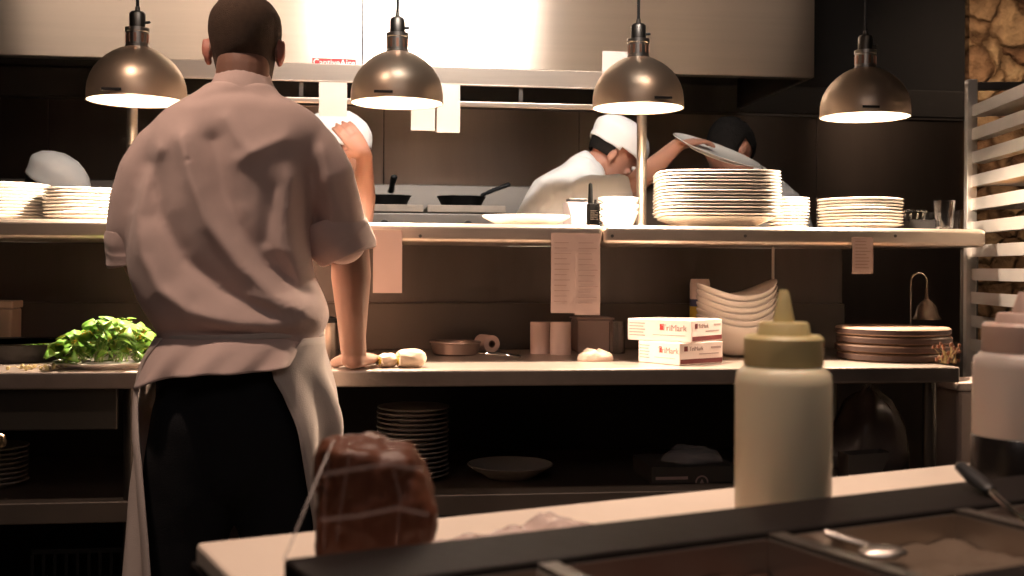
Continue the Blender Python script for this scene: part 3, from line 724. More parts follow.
# ------------------------------------------------------------------ below the counter
zu = uz+.0006
x = P(413, 450, 3.2).x
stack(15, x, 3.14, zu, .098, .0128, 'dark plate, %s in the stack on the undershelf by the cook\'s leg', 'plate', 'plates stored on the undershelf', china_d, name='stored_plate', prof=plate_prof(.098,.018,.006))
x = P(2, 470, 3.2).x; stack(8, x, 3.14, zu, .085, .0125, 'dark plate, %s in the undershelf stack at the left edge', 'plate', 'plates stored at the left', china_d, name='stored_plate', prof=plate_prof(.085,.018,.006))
x = P(510, 480, 3.15).x
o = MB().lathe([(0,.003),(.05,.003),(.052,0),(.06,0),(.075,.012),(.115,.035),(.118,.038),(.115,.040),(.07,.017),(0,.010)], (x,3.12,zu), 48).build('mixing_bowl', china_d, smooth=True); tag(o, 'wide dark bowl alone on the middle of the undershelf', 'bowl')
x0, x1 = P(652,470,3.0).x, P(738,470,3.0).x; zz = P(690, 466, 3.0).z
t = thing('cardboard_carton', 'dark printed carton on the undershelf under a plastic bag', 'box', ((x0+x1)/2, 3.05, zu))
MB().bb(x0,x1,2.99,3.2,zu,zz).build('carton', mat('dark_card', (.055,.047,.04), .7, 0, 4, .2), t, bevel=.002)
c = P(703, 482, 2.99); g = MB(); n = 28
r0_, r1_ = .014, .018
g.rings([[Vector((c.x+r*math.cos(2*PI*j/n), 2.989-d, c.z+r*math.sin(2*PI*j/n))) for j in range(n)] for r, d in ((r0_,0),(r1_,0),(r1_,.001),(r0_,.001),(r0_,0))], False); g.add([(c.x-.008,2.988,c.z-.006),(c.x+.008,2.988,c.z-.006),(c.x,2.988,c.z+.009)], [(0,1,2)])
g.build('round_mark', greyp, t)
MB().bb(P(656,478,3).x, P(688,478,3).x, 2.9885, 2.9898, P(670,479,3).z, P(670,476,3).z).build('printed_bar', greyp, t)
crumple('plastic_bag', ((x0+x1)/2+.02, 3.08, zz+.001), .085, .07, .045, clearp, 'clear crumpled plastic bag on top of the dark carton', 'bag', 9)
x = P(885, 420, 3.1).x; o = crumple('food_sack', (x, 3.2, zu), .115, .10, .25, mat('sack_film', (.20,.16,.14), .22, 0, 6, .4, .3, 30, alpha=.85), 'large bulging plastic-wrapped sack below the wooden boards', 'sack', 5, 40)
x = P(848, 455, 3.0).x
o = MB().add([(x-.03,2.92,zu),(x+.045,2.92,zu),(x+.09,2.92,zu+.085),(x-.03,2.92,zu+.08),(x-.03,2.99,zu),(x+.045,2.99,zu),(x+.09,2.99,zu+.085),(x-.03,2.99,zu+.08)], [(0,1,2,3),(4,7,6,5),(0,4,5,1),(1,5,6,2),(0,3,7,4)]).build('open_tub', mat('tub_grey', (.10,.085,.075), .5)); tag(o, 'grey slanted open tub in front of the wrapped sack', 'container')
sd = o.modifiers.new('s','SOLIDIFY'); sd.thickness = .003
t = thing('waste_bin', 'tall pale plastic bin at the right end of the counter', 'bin', (1.66,3.05,0))
bxm = mat('bin_plastic', (.42,.32,.27), .5)
MB().bb(1.595,1.735,2.92,3.08,.001,.845).build('body', bxm, t, bevel=.01)
MB().bb(1.59,1.74,2.915,3.085,.8455,.868).build('lid', mat('bin_lid', (.6,.48,.42), .5), t, bevel=.006)
# black crate lower left
x0, x1 = P(35,540,3.0).x, P(125,540,3.0).x; g = MB()
for i in range(9):
    xx = x0+(x1-x0)*i/8; g.bb(xx-.004,xx+.004,2.99,3.0,.1,.45)
for k in range(6): g.bb(x0,x1,2.989,3.001,.1+.07*k,.112+.07*k)
for s in (0,1):
    xx = (x0,x1)[s]; 
    for k in range(6): g.bb(xx-.005,xx+.005,3.0,3.3,.1+.07*k,.112+.07*k)
g.bb(x0,x1,2.99,3.3,.0,.1); o = g.build('wire_crate', blackm); tag(o, 'black latticed crate on the floor under the left counter', 'crate')

# ------------------------------------------------------------------ tray rack at right
rp = P(970, 80, 3.38); rdir = Vector((-math.sin(math.radians(11.4)), -math.cos(math.radians(11.4)), 0)); rside = Vector((-rdir.y, rdir.x, 0))
if rside.x < 0: rside = -rside
ra = math.atan2(rdir.y, rdir.x)
rk = thing('tray_rack', 'tall aluminium tray rack in front of the stone wall', 'rack', (rp.x, rp.y, 0))
pw = .031; RL, RW = .62, .46; ztop = rp.z
def rb(c, d, nm, mt=alu, bev=.002, par=rk):   # d = along rdir, along rside, z
    M_ = Matrix((rdir, rside, Vector((0,0,1)))).transposed()
    return MB().box(c, d, M=M_).build(nm, mt, par, bevel=bev)
base = Vector((rp.x, rp.y, 0))
for i in (0, 1):
    for j in (0, 1):
        p = base+rdir*(RL*i)+rside*(RW*j)
        rb((p.x,p.y,(.12+ztop)/2), (pw,pw,ztop-.12), 'post')
        q = MB(); q.lathe([(0,-.014),(.045,-.014),(.05,-.008),(.05,.008),(.045,.014),(0,.014)], (p.x,p.y,.052), 24, Matrix.Rotation(PI/2,3,'X')); q.build('caster', black, rk, smooth=True)
        MB().bb(p.x-.012,p.x+.012,p.y-.02,p.y+.02,.09,.1195).build('caster_fork', steel_dark, rk)
for i in (0, 1):
    p = base+rdir*(RL*i)+rside*(RW/2)
    for z in (ztop-.02, .16): rb((p.x,p.y,z), (.02, RW-pw-.002, .025), 'cross_bar', steel_dark)
zr0 = P(975, 112, 3.38).z; dz = 23.2/SC(972, 3.38); rails_z = []
z = zr0
while z > .25:
    rails_z.append(z)
    for j in (0, 1):
        p = base+rdir*(RL/2)+rside*(RW*j)
        M_ = Matrix((rdir, rside, Vector((0,0,1)))).transposed(); g = MB()
        s = 1 if j == 0 else -1
        g.box(p+Vector((0,0,z)), (RL-pw-.002,.003,.036), M=M_); g.box(p+rside*(s*.020)+Vector((0,0,z-.0165)), (RL-pw-.002,.036,.003), M=M_)
        g.build('runner', alu, rk)
    z -= dz
def tray(k, lab, food):
    z = rails_z[k]-.0148; c = base+rdir*(RL/2-.0)+rside*(RW/2)
    t = thing('sheet_pan', lab, 'tray', (c.x,c.y,z), 'sheet pans on the rack')
    M_ = Matrix((rdir, rside, Vector((0,0,1)))).transposed(); g = MB(); L_, W_ = RL-.02, RW-.014
    g.box(c+Vector((0,0,z+.001)), (L_,W_,.002), M=M_)
    for s in (-1,1): g.box(c+rdir*(s*L_/2)+Vector((0,0,z+.010)), (.003,W_,.02), M=M_); g.box(c+rside*(s*(W_/2-.002))+Vector((0,0,z+.010)), (L_,.003,.02), M=M_)
    g.build('pan', alu, t)
    if food:
        for i in range(9):
            f = MB(); p = c+rdir*((i%3-1)*.17)+rside*((i//3-1)*.13)+Vector((0,0,z+.0125))
            f.ball(p, (.068,.055,.0125), 20); f.build('flatbread', orange, t, smooth=True)
    return t
tray(3, 'aluminium sheet pan of browned flatbreads, upper of the two in the rack', True)
tray(4, 'aluminium sheet pan of browned flatbreads, lower of the two in the rack', True)
tray(0, 'empty aluminium sheet pan on the rack\'s top runners', False)

# ------------------------------------------------------------------ people
HT = [(-.118,.022,.040,.085),(-.105,.038,.005,.095),(-.08,.052,-.035,.098),(-.05,.060,-.060,.098),(-.02,.067,-.082,.097),(.01,.073,-.093,.098),(.04,.077,-.098,.100),(.07,.073,-.092,.090),(.095,.056,-.072,.068),(.110,.034,-.042,.040),(.118,.010,-.012,.012)]
def head_parts(g, Mh, face=True, s=1.0):
    rs = []
    for i in range(25):
        z = -.118+.236*i/24; w, y0, y1 = cr(HT, z); w = max(w,.004); c_ = (y0+y1)/2; h = max((y1-y0)/2,.004)
        rs.append([Mh @ Vector((w*s*math.cos(a)*(1 if True else 1), (c_+h*math.sin(a))*s, z*s)) for a in [2*PI*j/28 for j in range(28)]])
    g.rings(rs)
    R3 = Mh.to_3x3()
    for k in (-1, 1):
        Me = R3 @ Matrix.Rotation(k*-.35, 3, 'Z') @ Matrix.Rotation(-.15, 3, 'X')
        g.ball(Mh @ Vector((k*.080*s, -.010*s, -.012*s)), (.008*s,.018*s,.031*s), 14, Me)
        g.ball(Mh @ Vector((k*.084*s, -.018*s, -.008*s)), (.008*s,.007*s,.026*s), 12, Me)
        g.ball(Mh @ Vector((k*.077*s, -.002*s, -.034*s)), (.007*s,.009*s,.010*s), 10, Me)
        g.ball(Mh @ Vector((k*.035*s, .088*s, -.022*s)), (.022*s,.014*s,.016*s), 10, R3)
        g.ball(Mh @ Vector((k*.032*s, .093*s, .022*s)), (.022*s,.012*s,.008*s), 10, R3)
        g.ball(Mh @ Vector((k*.010*s, .112*s, -.032*s)), (.009*s,.010*s,.008*s), 8, R3)
    g.capsule([Mh @ Vector((0,.096*s,.012*s)), Mh @ Vector((0,.118*s,-.026*s))], [.008*s,.011*s], 10)
    g.capsule([Mh @ Vector((-.018*s,.094*s,-.060*s)), Mh @ Vector((0,.101*s,-.058*s)), Mh @ Vector((.018*s,.094*s,-.060*s))], [.005*s,.007*s,.005*s], 10)
    g.capsule([Mh @ Vector((-.014*s,.092*s,-.070*s)), Mh @ Vector((0,.099*s,-.071*s)), Mh @ Vector((.014*s,.092*s,-.070*s))], [.005*s,.007*s,.005*s], 10)
def eyes(Mh, par, s=1.0):
    for k in (-1, 1):
        MB().ball(Mh @ Vector((k*.032*s,   .0895*s, .004*s)), .0098*s, 12).build('eye', mat('eye_white', (.55,.48,.44), .4) if not bpy.data.materials.get('eye_white') else bpy.data.materials['eye_white'], par, smooth=True)
        MB().ball(Mh @ Vector((k*.032*s, .0975*s, .004*s)), (.005*s,.0028*s,.005*s), 10, Mh.to_3x3()).build('iris', black, par, smooth=True)
def skull_shell(Mh, off, keep, s=1.0, n=40, zr=(-.118,.118), puff=None):
    g = MB(); K = 30; rs = []
    for i in range(K+1):
        z = zr[0]+(zr[1]-zr[0])*i/K; w, y0, y1 = cr(HT, max(-.118,min(.118,z))); c_ = (y0+y1)/2; h = (y1-y0)/2
        rs.append((z, max(w,.003)+off, c_, max(h,.003)+off))
    vs = []; idx = {}
    for i, (z, w, c_, h) in enumerate(rs):
        zz = z + off*max(0,(z/.118))**3
        for j in range(n):
            a = 2*PI*j/n; p = Vector((w*math.cos(a), c_+h*math.sin(a), zz))
            if puff: p = puff(p)
            vs.append(Mh @ (p*s))
    fs = []
    for i in range(K):
        for j in range(n):
            a = 2*PI*(j+.5)/n; z = (rs[i][0]+rs[i+1][0])/2
            if keep(math.cos(a), math.sin(a), z): fs.append((i*n+j, i*n+(j+1)%n, (i+1)*n+(j+1)%n, (i+1)*n+j))
    if keep(0, -1, .117): fs.append(tuple(K*n+j for j in range(n)))
    used = sorted({i for f in fs for i in f}); mp_ = {v: i for i, v in enumerate(used)}
    vs = [vs[i] for i in used]; fs = [tuple(mp_[i] for i in f) for f in fs]
    g.add(vs, fs)
    return g
def hand(g, wrist, fdir, pnorm, thumb_side, curl=.3, s=1.0, spread=.12):
    """palm and five fingers; fdir = pointing direction, pnorm = direction the palm faces"""
    w = Vector(wrist); f = Vector(fdir).normalized(); n = Vector(pnorm); n = (n-f*n.dot(f)).normalized(); t = f.cross(n)*thumb_side
    g.capsule([w-f*.01, w+f*.03*s, w+f*.075*s], [(.026*s,.019*s),(.036*s,.017*s),(.040*s,.014*s)], 16, lat=t)
    Ls = [(.030,.074),(.010,.082),(-.011,.077),(-.030,.060)]
    for i, (off, L_) in enumerate(Ls):
        b = w+f*.078*s+t*off*s; d = (f+t*(off*spread*30*.3)).normalized(); pts = [b-d*.015]; p = b; ang = curl*.5; r0 = [.0092,.0095,.009,.008][i]*s
        for k, fr in enumerate((.44,.32,.24)):
            dd = (d*math.cos(ang)+n*math.sin(ang)); pts.append(p); p = p+dd*(L_*s*fr); ang += curl
        pts.append(p); g.capsule(pts, [r0*1.05,r0,r0*.97,r0*.9,r0*.75], 12)
    b = w+f*.02*s+t*.028*s; d = (f*.75+t*.8+n*.25).normalized(); q = b+d*.038*s; e = q+(f*.9+t*.35+n*.3*curl).normalized()*.03*s; h = e+(f*1+n*.4*curl).normalized()*.024*s
    g.capsule([b-d*.01, q, e, h], [.014*s,.0115*s,.0105*s,.008*s], 12)

# ---- the main cook, seen from behind
CY = 2.60
def cp(u, v, Y=CY): return P(u, v, Y)
ck = thing('person', 'cook in a pale jacket and apron, back turned, leaning one hand on the counter', 'person', (cp(240,500).x, CY, 0))
hc = cp(243.5, 48, CY+.02)
Mh = Matrix.Translation(hc) @ Matrix.Rotation(-.03, 4, 'Z') @ Matrix.Rotation(-.10, 4, 'X')
g = MB(); head_parts(g, Mh)
nb = cp(241, 100, CY-.01)
g.capsule([Mh @ Vector((0,-.025,-.05)), (Mh @ Vector((0,-.03,-.10)))*.5+nb*.5, nb], [(.058,.055),(.058,.056),(.060,.056)], 20)
pel = Vector((cp(240,400).x, CY+.0, cp(240,400).z))
g.capsule([nb-Vector((0,0,.02)), cp(238,160), cp(225,250), cp(238,340), cp(238,390)], [(.066,.055),(.145,.085),(.14,.09),(.13,.09),(.14,.10)], 24, lat=(1,0,0))
# right arm down to the counter
shR = cp(312,156); elR = Vector((*cp(350,240,2.68).xy, cp(350,240,2.68).z)); wrR = cp(353, 338, 2.84); 
g.capsule([shR, (shR+elR)/2, elR, elR*.65+wrR*.35, elR*.3+wrR*.7, wrR+Vector((0,0,.005))], [.042,.042,.043,(.047,.045),(.039,.036),(.033,.028)], 20)
hz_ = zc+.018
wr2 = Vector((wrR.x+.003, 2.862, zc+.042))
g.capsule([wrR, wr2], [(.033,.028),(.032,.024)], 16)
hand(g, Vector((wr2.x, 2.868, zc+.024)), (.30,1,-.05), (0,0,-1), 1, curl=.10, s=1.15, spread=.8)
# left arm bends forward over the counter
shL = cp(162,158); elL = cp(128,236, 2.62); wrL = Vector((cp(185,340,2.95).x, 2.93, zc+.075))
g.capsule([shL, (shL+elL)/2, elL, elL*.6+wrL*.4, wrL], [.042,.042,.042,.044,.027], 20)
hand(g, wrL, (.5,.8,-.35), (.1,0,-1), -1, curl=.35, s=.95)
hipL, hipR = cp(205,400), cp(275,400)
for hp, dx in ((hipL,-.02),(hipR,.02)):
    g.capsule([hp, Vector((hp.x+dx, CY+.02, .50)), Vector((hp.x+dx, CY-.02, .09))], [(.085,.09),.058,.042], 16)
body = link(remesh(g, .0042, 3), 'body', [skin_main, skin_red], ck)
Mi = Mh.inverted()
for p in body.data.polygons:
    q = Mi @ p.center
    if abs(q.x) > .0735 and -.06 < q.z < .035 and abs(q.y) < .05: p.material_index = 1
eyes(Mh, ck)
# cropped hair
def keep1(c_, s_, z):
    if z > .055: return True
    if s_ > .35: return z > .062
    if s_ > -.15: return z > (.0 if abs(c_) < .5 else .012)
    return z > -.088 + .02*abs(c_)
def hn(p):
    q = noise.noise(p*60)*.0012; return p*(1+q*4)
h_ = skull_shell(Mh, .0035, keep1, puff=hn); o = h_.build('cropped_hair', hairm, ck, smooth=True, ang=180)
sd = o.modifiers.new('s','SOLIDIFY'); sd.thickness = .004; sd.offset = -1
# jacket: torso rings measured on the photograph, then sleeves, fused
TT = [(84,206,276,.078,.0),(93,196,278,.086,.0),(101,182,296,.097,.0),(108,168,310,.105,.0),(118,156,322,.115,.005),(135,146,328,.128,.008),(160,140,322,.136,.010),(205,132,312,.142,.012),(240,127,310,.142,.012),(275,129,315,.142,.010),(300,138,326,.145,.008),(318,149,330,.142,.006),(330,157,325,.134,.004),(337,161,321,.128,.004),(350,160,320,.125,.004)]
g = MB(); rs = []
for i in range(61):
    v = 84+266*i/60; uL, uR, b_, oy = cr(TT, v)
    a = cp(uL, v); c2 = cp(uR, v); mx_ = (a.x+c2.x)/2; hw = (c2.x-a.x)/2; ring = []
    for j in range(64):
        th = 2*PI*j/64; cc, ss = math.cos(th), math.sin(th); e = 2/2.5
        ring.append(Vector((mx_+hw*math.copysign(abs(cc)**e, cc), CY+oy+b_*math.copysign(abs(ss)**e, ss), a.z)))
    rs.append(ring)
g.rings(rs)
# right sleeve
g.capsule([cp(300,136), cp(314,150), cp(329,172), cp(336,200,2.63), cp(340,226,2.66), cp(342,240,2.67)], [(.054,.066),(.056,.074),(.053,.072),(.054,.070),(.060,.068),(.058,.064)], 24)
# left sleeve
g.capsule([cp(172,138), cp(158,150), cp(143,172), cp(135,200,2.61), cp(131,230,2.62), cp(131,242,2.63)], [(.054,.068),(.055,.072),(.054,.070),(.054,.068),(.053,.066),(.050,.062)], 24)
jm = remesh(g, .006, 28)
def px(co): 
    d = co.dot(FV); u = 512+F*co.dot(RV)/d; v = HV+ROLL*(u-512)-(co.z-CZ)*F/d
    return Vector((u, v))
FOLDS = [  # polyline px, amplitude m (out = +), half width px
 ([(182,140),(192,180),(210,225),(240,265),(280,300),(318,318)], .022, 12),
 ([(212,140),(222,190),(240,232),(270,268),(305,288)], -.014, 14),
 ([(152,165),(160,215),(185,260),(225,292),(270,312)], -.018, 14),
 ([(160,150),(144,190),(138,215),(143,255),(160,290),(190,312),(235,324),(300,326)], .014, 11),
 ([(165,331),(220,334),(280,335),(320,331)], -.010, 6),
 ([(226,118),(238,140),(250,152)], .008, 8), ([(240,160),(262,148),(284,138)], .008, 8),
 ([(309,175),(310,215),(308,250)], -.014, 6),
 ([(292,180),(288,240),(300,280)], .012, 12), ([(270,190),(266,240),(285,276)], -.010, 11),
 ([(268,250),(292,250),(305,262)], .007, 8),
 ([(322,150),(330,190),(332,225)], .006, 7), 
 ([(250,296),(285,308),(322,306)], .010, 8), ([(285,282),(310,296)], -.008, 7),
 ([(190,100),(215,94),(243,92),(268,97)], -.004, 4),
]
for vt in jm.vertices:
    co = vt.co; n_ = vt.normal
    if n_.y > -.02: continue
    q = px(co); wgt = min(1, -n_.y*1.5); d_ = 0
    for pl, amp, wd in FOLDS:
        if not (min(p[0] for p in pl)-3*wd < q.x < max(p[0] for p in pl)+3*wd and min(p[1] for p in pl)-3*wd < q.y < max(p[1] for p in pl)+3*wd): continue
        dm = min(dseg(q, Vector(a), Vector(b)) for a, b in zip(pl, pl[1:]))
        d_ += amp*math.exp(-(math.sqrt(dm*dm+9)-3)/(wd*.8))
    d_ *= 1.25
    d_ += .005*noise.noise(Vector((co.x*9, co.y*5, co.z*7)))+.0018*noise.noise(co*24)
    vt.co = co + Vector((0, -1, 0))*(d_*wgt)
jk = link(jm, 'jacket', jacket, ck)
sm_ = jk.modifiers.new('s','SMOOTH'); sm_.factor = .5; sm_.iterations = 3
# rolled cuffs
def cuff(pts, rads, lat):
    g = MB(); P_ = []; R_ = []
    for i in range(15):
        f = i/14*(len(pts)-1); k = min(int(f), len(pts)-2); q = f-k
        P_.append(pts[k].lerp(pts[k+1], q)); R_.append(tuple(x+(y-x)*q+.0008*math.sin(i*1.9) for x, y in zip(rads[k], rads[k+1])))
    g.tube(P_, R_, 36, False, lat=lat)
    for i_, v_ in enumerate(g.v): g.v[i_] = v_+Vector((1,1,1))*(.005*noise.noise(v_*22))
    o = g.build('rolled_cuff', jacket, jk, smooth=True, ang=180); q = o.modifiers.new('s','SOLIDIFY'); q.thickness = .006; q.offset = -1
    q = o.modifiers.new('d','SUBSURF'); q.levels = 1; q.render_levels = 1
cuff([cp(328,219,2.65), cp(331,226,2.65), cp(337,236,2.66), cp(347,252,2.67), cp(349,257,2.67)], [(.056,.062),(.074,.076),(.080,.080),(.072,.076),(.066,.070)], (.87,0,.48))
cuff([cp(130,231,2.62), cp(130,235,2.62), cp(131,248,2.63), cp(132,262,2.635), cp(132.5,265,2.635)], [(.050,.060),(.056,.068),(.057,.070),(.054,.068),(.050,.064)], (1,0,.1))
# collar band
g = MB(); rs = []
for k, (v, uL, uR, b_, dy) in enumerate([(92,203,279,.082,0),(84,208,275,.078,0),(76,212,271,.073,.004),(70,214,269,.071,.008),(69.5,216,267,.066,.008),(76,216,267,.064,.006),(90,212,272,.068,0)]):
    a = cp(uL, v); c2 = cp(uR, v); mx_ = (a.x+c2.x)/2; hw = (c2.x-a.x)/2
    rs.append([Vector((mx_+hw*math.cos(t_), CY+.002+dy+b_*math.sin(t_), a.z+.012*max(0,-math.sin(t_))-.01+.0*math.cos(t_))) for t_ in [2*PI*j/48 for j in range(48)]])
g.rings(rs, False); g.build('collar', jacket, jk, smooth=True, ang=180)
# trousers
g = MB(); 
g.capsule([cp(238,345), cp(237,375), cp(236,420), cp(236,455)], [(.165,.115),(.172,.125),(.170,.128),(.150,.115)], 28, lat=(1,0,0))
for hp, dx in ((cp(198,420),-.03),(cp(272,420),.03)):
    g.capsule([hp, Vector((hp.x+dx*.4, CY+.01, .72)), Vector((hp.x+dx, CY+.02, .50)), Vector((hp.x+dx, CY-.02, .10))], [(.10,.12),(.105,.11),(.088,.088),(.075,.075)], 20)
tr = link(remesh(g, .01, 3), 'trousers', trous, ck)
for vt in tr.data.vertices: vt.co += vt.normal*.004*noise.noise(vt.co*12)
for hp, dx in ((cp(198,420),-.03),(cp(272,420),.03)):
    g = MB(); x = hp.x+dx; g.capsule([(x,CY-.05,.035),(x,CY+.05,.035),(x,CY+.15,.030)], [(.042,.034),(.046,.034),(.044,.029)], 20, lat=(1,0,0)); link(remesh(g,.006,2), 'shoe', black, ck)
# jacket tail below the apron tie
tw = lambda u, v: cp(u, v)
HEM = [(0,374),(.06,384),(.12,387),(.2,384),(.32,374),(.45,368),(.6,367),(.72,363),(.82,363),(.92,368),(1,376)]
vs = []; NS, NK = 72, 14; fs = []
for k in range(NK+1):
    f = k/NK
    for i in range(NS+1):
        s_ = i/NS; vh = cr(HEM, s_)[0]; v = 334+(vh-334)*f
        ang = PI*(s_*1.16-.08)
        uL = 160+(137-160)*f**.8; uR = 322+(312-322)*f
        bdep = .132+.055*f**.8
        rip = 1+f*(.075*math.sin(s_*26+1.2+f)+.05*math.sin(s_*43+f*2.5)+.04*math.sin(s_*13))
        a = cp(uL, v); c2 = cp(uR, v); mx_ = (a.x+c2.x)/2; hw = (c2.x-a.x)/2
        vs.append((mx_-hw*math.cos(ang)*(1+(rip-1)*.5), CY+.004-bdep*math.sin(ang)*rip, a.z))
for k in range(NK):
    for i in range(NS): q = k*(NS+1)+i; fs.append((q,q+1,q+NS+2,q+NS+1))
o = MB().add(vs, fs).build('jacket_tail', jacket, ck, smooth=True, ang=180); sd = o.modifiers.new('s','SOLIDIFY'); sd.thickness = .003
# apron wrapping the sides
AP = [(336,158,324,170,305),(350,150,326,158,292),(365,144,330,150,277),(390,140,337,149,288),(420,139,341,153,300),(450,139,336,158,305),(490,137,328,162,310),(525,136,320,165,314),(576,133,318,168,312),(640,130,318,172,308)]
vs = []; fs = []; NS, NK = 90, 40
for k in range(NK+1):
    v = 336+(640-336)*k/NK; f = k/NK
    uL, uR, bL, bR = cr(AP, v); uc = (uL+uR)/2; ha = (uR-uL)/2
    tL = math.acos(max(-1,min(1,(uc-bL)/ha))); tR = math.acos(max(-1,min(1,(bR-uc)/ha)))
    for i in range(NS+1):
        s_ = i/NS; th = (PI+tL)*(1-s_) + (-tR)*s_      # from back-left, through front, to back-right
        rip = 1+min(1,f*3)*(.045*math.sin(s_*38+f*3)+.03*math.sin(s_*67+1-f*2))*(1 if math.sin(th) < .2 else .5)
        a = cp(uc, v); hw = ha/SC(uc, CY)
        vs.append((a.x+hw*math.cos(th)*rip, CY+.006+(.150+.035*min(1,f*3))*math.sin(th)*rip, a.z))
for k in range(NK):
    for i in range(NS): q = k*(NS+1)+i; fs.append((q,q+1,q+NS+2,q+NS+1))
ap = MB().add(vs, fs).build('apron', apronm, ck, smooth=True, ang=180); sd = ap.modifiers.new('s','SOLIDIFY'); sd.thickness = .0025
g = MB(); pts = []
for j in range(65):
    th = 2*PI*j/64; a = cp(159,335); c2 = cp(323,335); pts.append((((a.x+c2.x)/2)+(c2.x-a.x)/2*1.0*math.cos(th), CY+.004+.135*math.sin(th), cp(240,334+1.5*math.sin(th*2)).z))
g.tube(pts, [(.004,.007)]*65, 8, False); g.build('tie_string', apronm, ap, smooth=True)

# ---- cooks behind the pass
def cook(lab, Y, headpx, yaw, pitch, roll, spine, shs, arms, cap=True, hair=hairb, s=1.0, vox=.008, jm_=whitecot):
    """spine: list of points pelvis->neck; shs: (R,L) shoulder points; arms: (R,L) of (elbow, wrist, fdir, palm) or None"""
    hc = Vector(headpx)
    t = thing('person', lab, 'person', (spine[0].x, spine[0].y, 0))
    Mh = Matrix.Translation(hc) @ Matrix.Rotation(yaw, 4, 'Z') @ Matrix.Rotation(pitch, 4, 'X') @ Matrix.Rotation(roll, 4, 'Y')
    g = MB(); head_parts(g, Mh, s=s); nk = spine[-1]
    g.capsule([Mh @ Vector((0,-.02,-.05)), nk], [(.055,.055),(.062,.062)], 16)
    latv = (shs[0]-shs[1]).normalized()
    g.capsule(spine, [(.13,.09)]*(len(spine)-2)+[(.14,.09),(.07,.06)], 18, lat=latv)
    j = MB(); j.capsule(spine[:-1]+[spine[-2]*.25+spine[-1]*.75], [(.17,.125)]*(len(spine)-2)+[(.185,.125),(.11,.085)], 24, lat=latv)
    for k, (sh, arm) in enumerate(zip(shs, arms)):
        el, wr, fd, pn = arm
        g.capsule([sh, (sh+el)/2, el, el*.6+wr*.4, wr], [.048,.044,.038,.040,.026], 16)
        hand(g, wr, fd, pn, 1 if k == 0 else -1, curl=.35, s=.95)
        ce = sh*.30+el*.70
        j.capsule([spine[-2]*.5+sh*.5, sh, (sh+ce)/2, ce], [.07,.075,.066,.066], 18)
    pl_ = spine[0]
    for k in (1, -1):
        hp = pl_+latv*(.09*k)-Vector((0,0,.02))
        g.capsule([hp, Vector((hp.x,hp.y,.5)), Vector((hp.x,hp.y,.1))], [.075,.055,.042], 12)
    tb = MB(); tb.capsule([pl_+Vector((0,0,.06)), pl_-Vector((0,0,.10))], [(.16,.12),(.165,.125)], 20, lat=latv)
    for k in (1, -1):
        hp = pl_+latv*(.09*k)-Vector((0,0,.04)); tb.capsule([hp, Vector((hp.x,hp.y,.5)), Vector((hp.x,hp.y,.08))], [.10,.08,.07], 16)
        sh_ = MB(); fw = Vector((-latv.y, latv.x, 0)); sh_.capsule([Vector((hp.x,hp.y,.035))-fw*.05, Vector((hp.x,hp.y,.034))+fw*.15], [(.042,.034),(.042,.03)], 14); sh_.build('shoe', black, t, smooth=True)
    link(remesh(g, .0055, 2), 'body', skin, t); link(remesh(tb, .012, 2), 'trousers', trous, t)
    m_ = remesh(j, vox, 4)
    for vt in m_.vertices: vt.co += vt.normal*(.010*noise.noise(vt.co*9)+.004*noise.noise(vt.co*22))
    link(m_, 'jacket', jm_, t); eyes(Mh, t)
    def kh(c_, s_, z):
        if cap: return s_ < -.2 and -.022 < z < .06
        if z > .05: return True
        if s_ > .3: return z > .06
        if s_ > -.25: return z > .012+.02*abs(c_)
        return z > -.055
    o = skull_shell(Mh, .007 if cap else .012, kh, puff=lambda p: p*(1+.03*noise.noise(p*50))).build('hair', hair, t, smooth=True, ang=180); sd = o.modifiers.new('s','SOLIDIFY'); sd.thickness = .006; sd.offset = -1
    if cap:
        def kc(c_, s_, z): return z > (.034 if s_ > 0 else .012)
        def pf(p):
            f = max(0, min(1, (p.z-.04)/.03)); return Vector((p.x*(1+.10*f), p.y*(1+.08*f)-.006*f, p.z+.012*f+.004*noise.noise(p*28)))
        o = skull_shell(Mh, .016, kc, puff=pf).build('cap', whitecot, t, smooth=True, ang=180); sd = o.modifiers.new('s','SOLIDIFY'); sd.thickness = .005; sd.offset = -1
    # stand-up collar
    d = (Mh @ Vector((0,-.02,-.05)) - nk).normalized(); c_ = MB(); c_.tube([nk-d*.01, nk+d*.03], [(.083,.078),(.073,.070)], 28, False, lat=latv); o = c_.build('collar', jm_, t, smooth=True); sd = o.modifiers.new('s','SOLIDIFY'); sd.thickness = .005
    return t
# cook in the white cap, facing right, reaching with a plate
Y2 = 4.12
hc = P(611, 156, Y2)
nk = P(588, 171, Y2)
cook('cook in white jacket and white cap, bent forward, reaching right with a plate', Y2, hc, -PI/2, -.62, 0,
     [Vector((P(535,300,Y2).x, Y2, .98)), P(535,250,Y2), P(562,200,Y2), nk],
     (P(588,196,Y2-.15), P(585,192,Y2+.16)),
     ((P(628,190,Y2-.20), P(676,146,Y2-.14), (1,.1,.25), (0,.2,-1)), (P(615,235,Y2+.2), P(640,240,Y2+.15), (1,0,-.3), (0,0,-1))), s=.90)
o = MB().lathe(plate_prof(.165,.022,.005), (0,0,0), 56).build('held_plate', china, smooth=True)
pc = P(714, 153, Y2-.14); o.location = pc+Vector((0,0,-.008)); o.rotation_euler = (math.radians(18), math.radians(17), 0)
tag(o, 'tilted white plate held up in the capped cook\'s outstretched hand', 'plate')
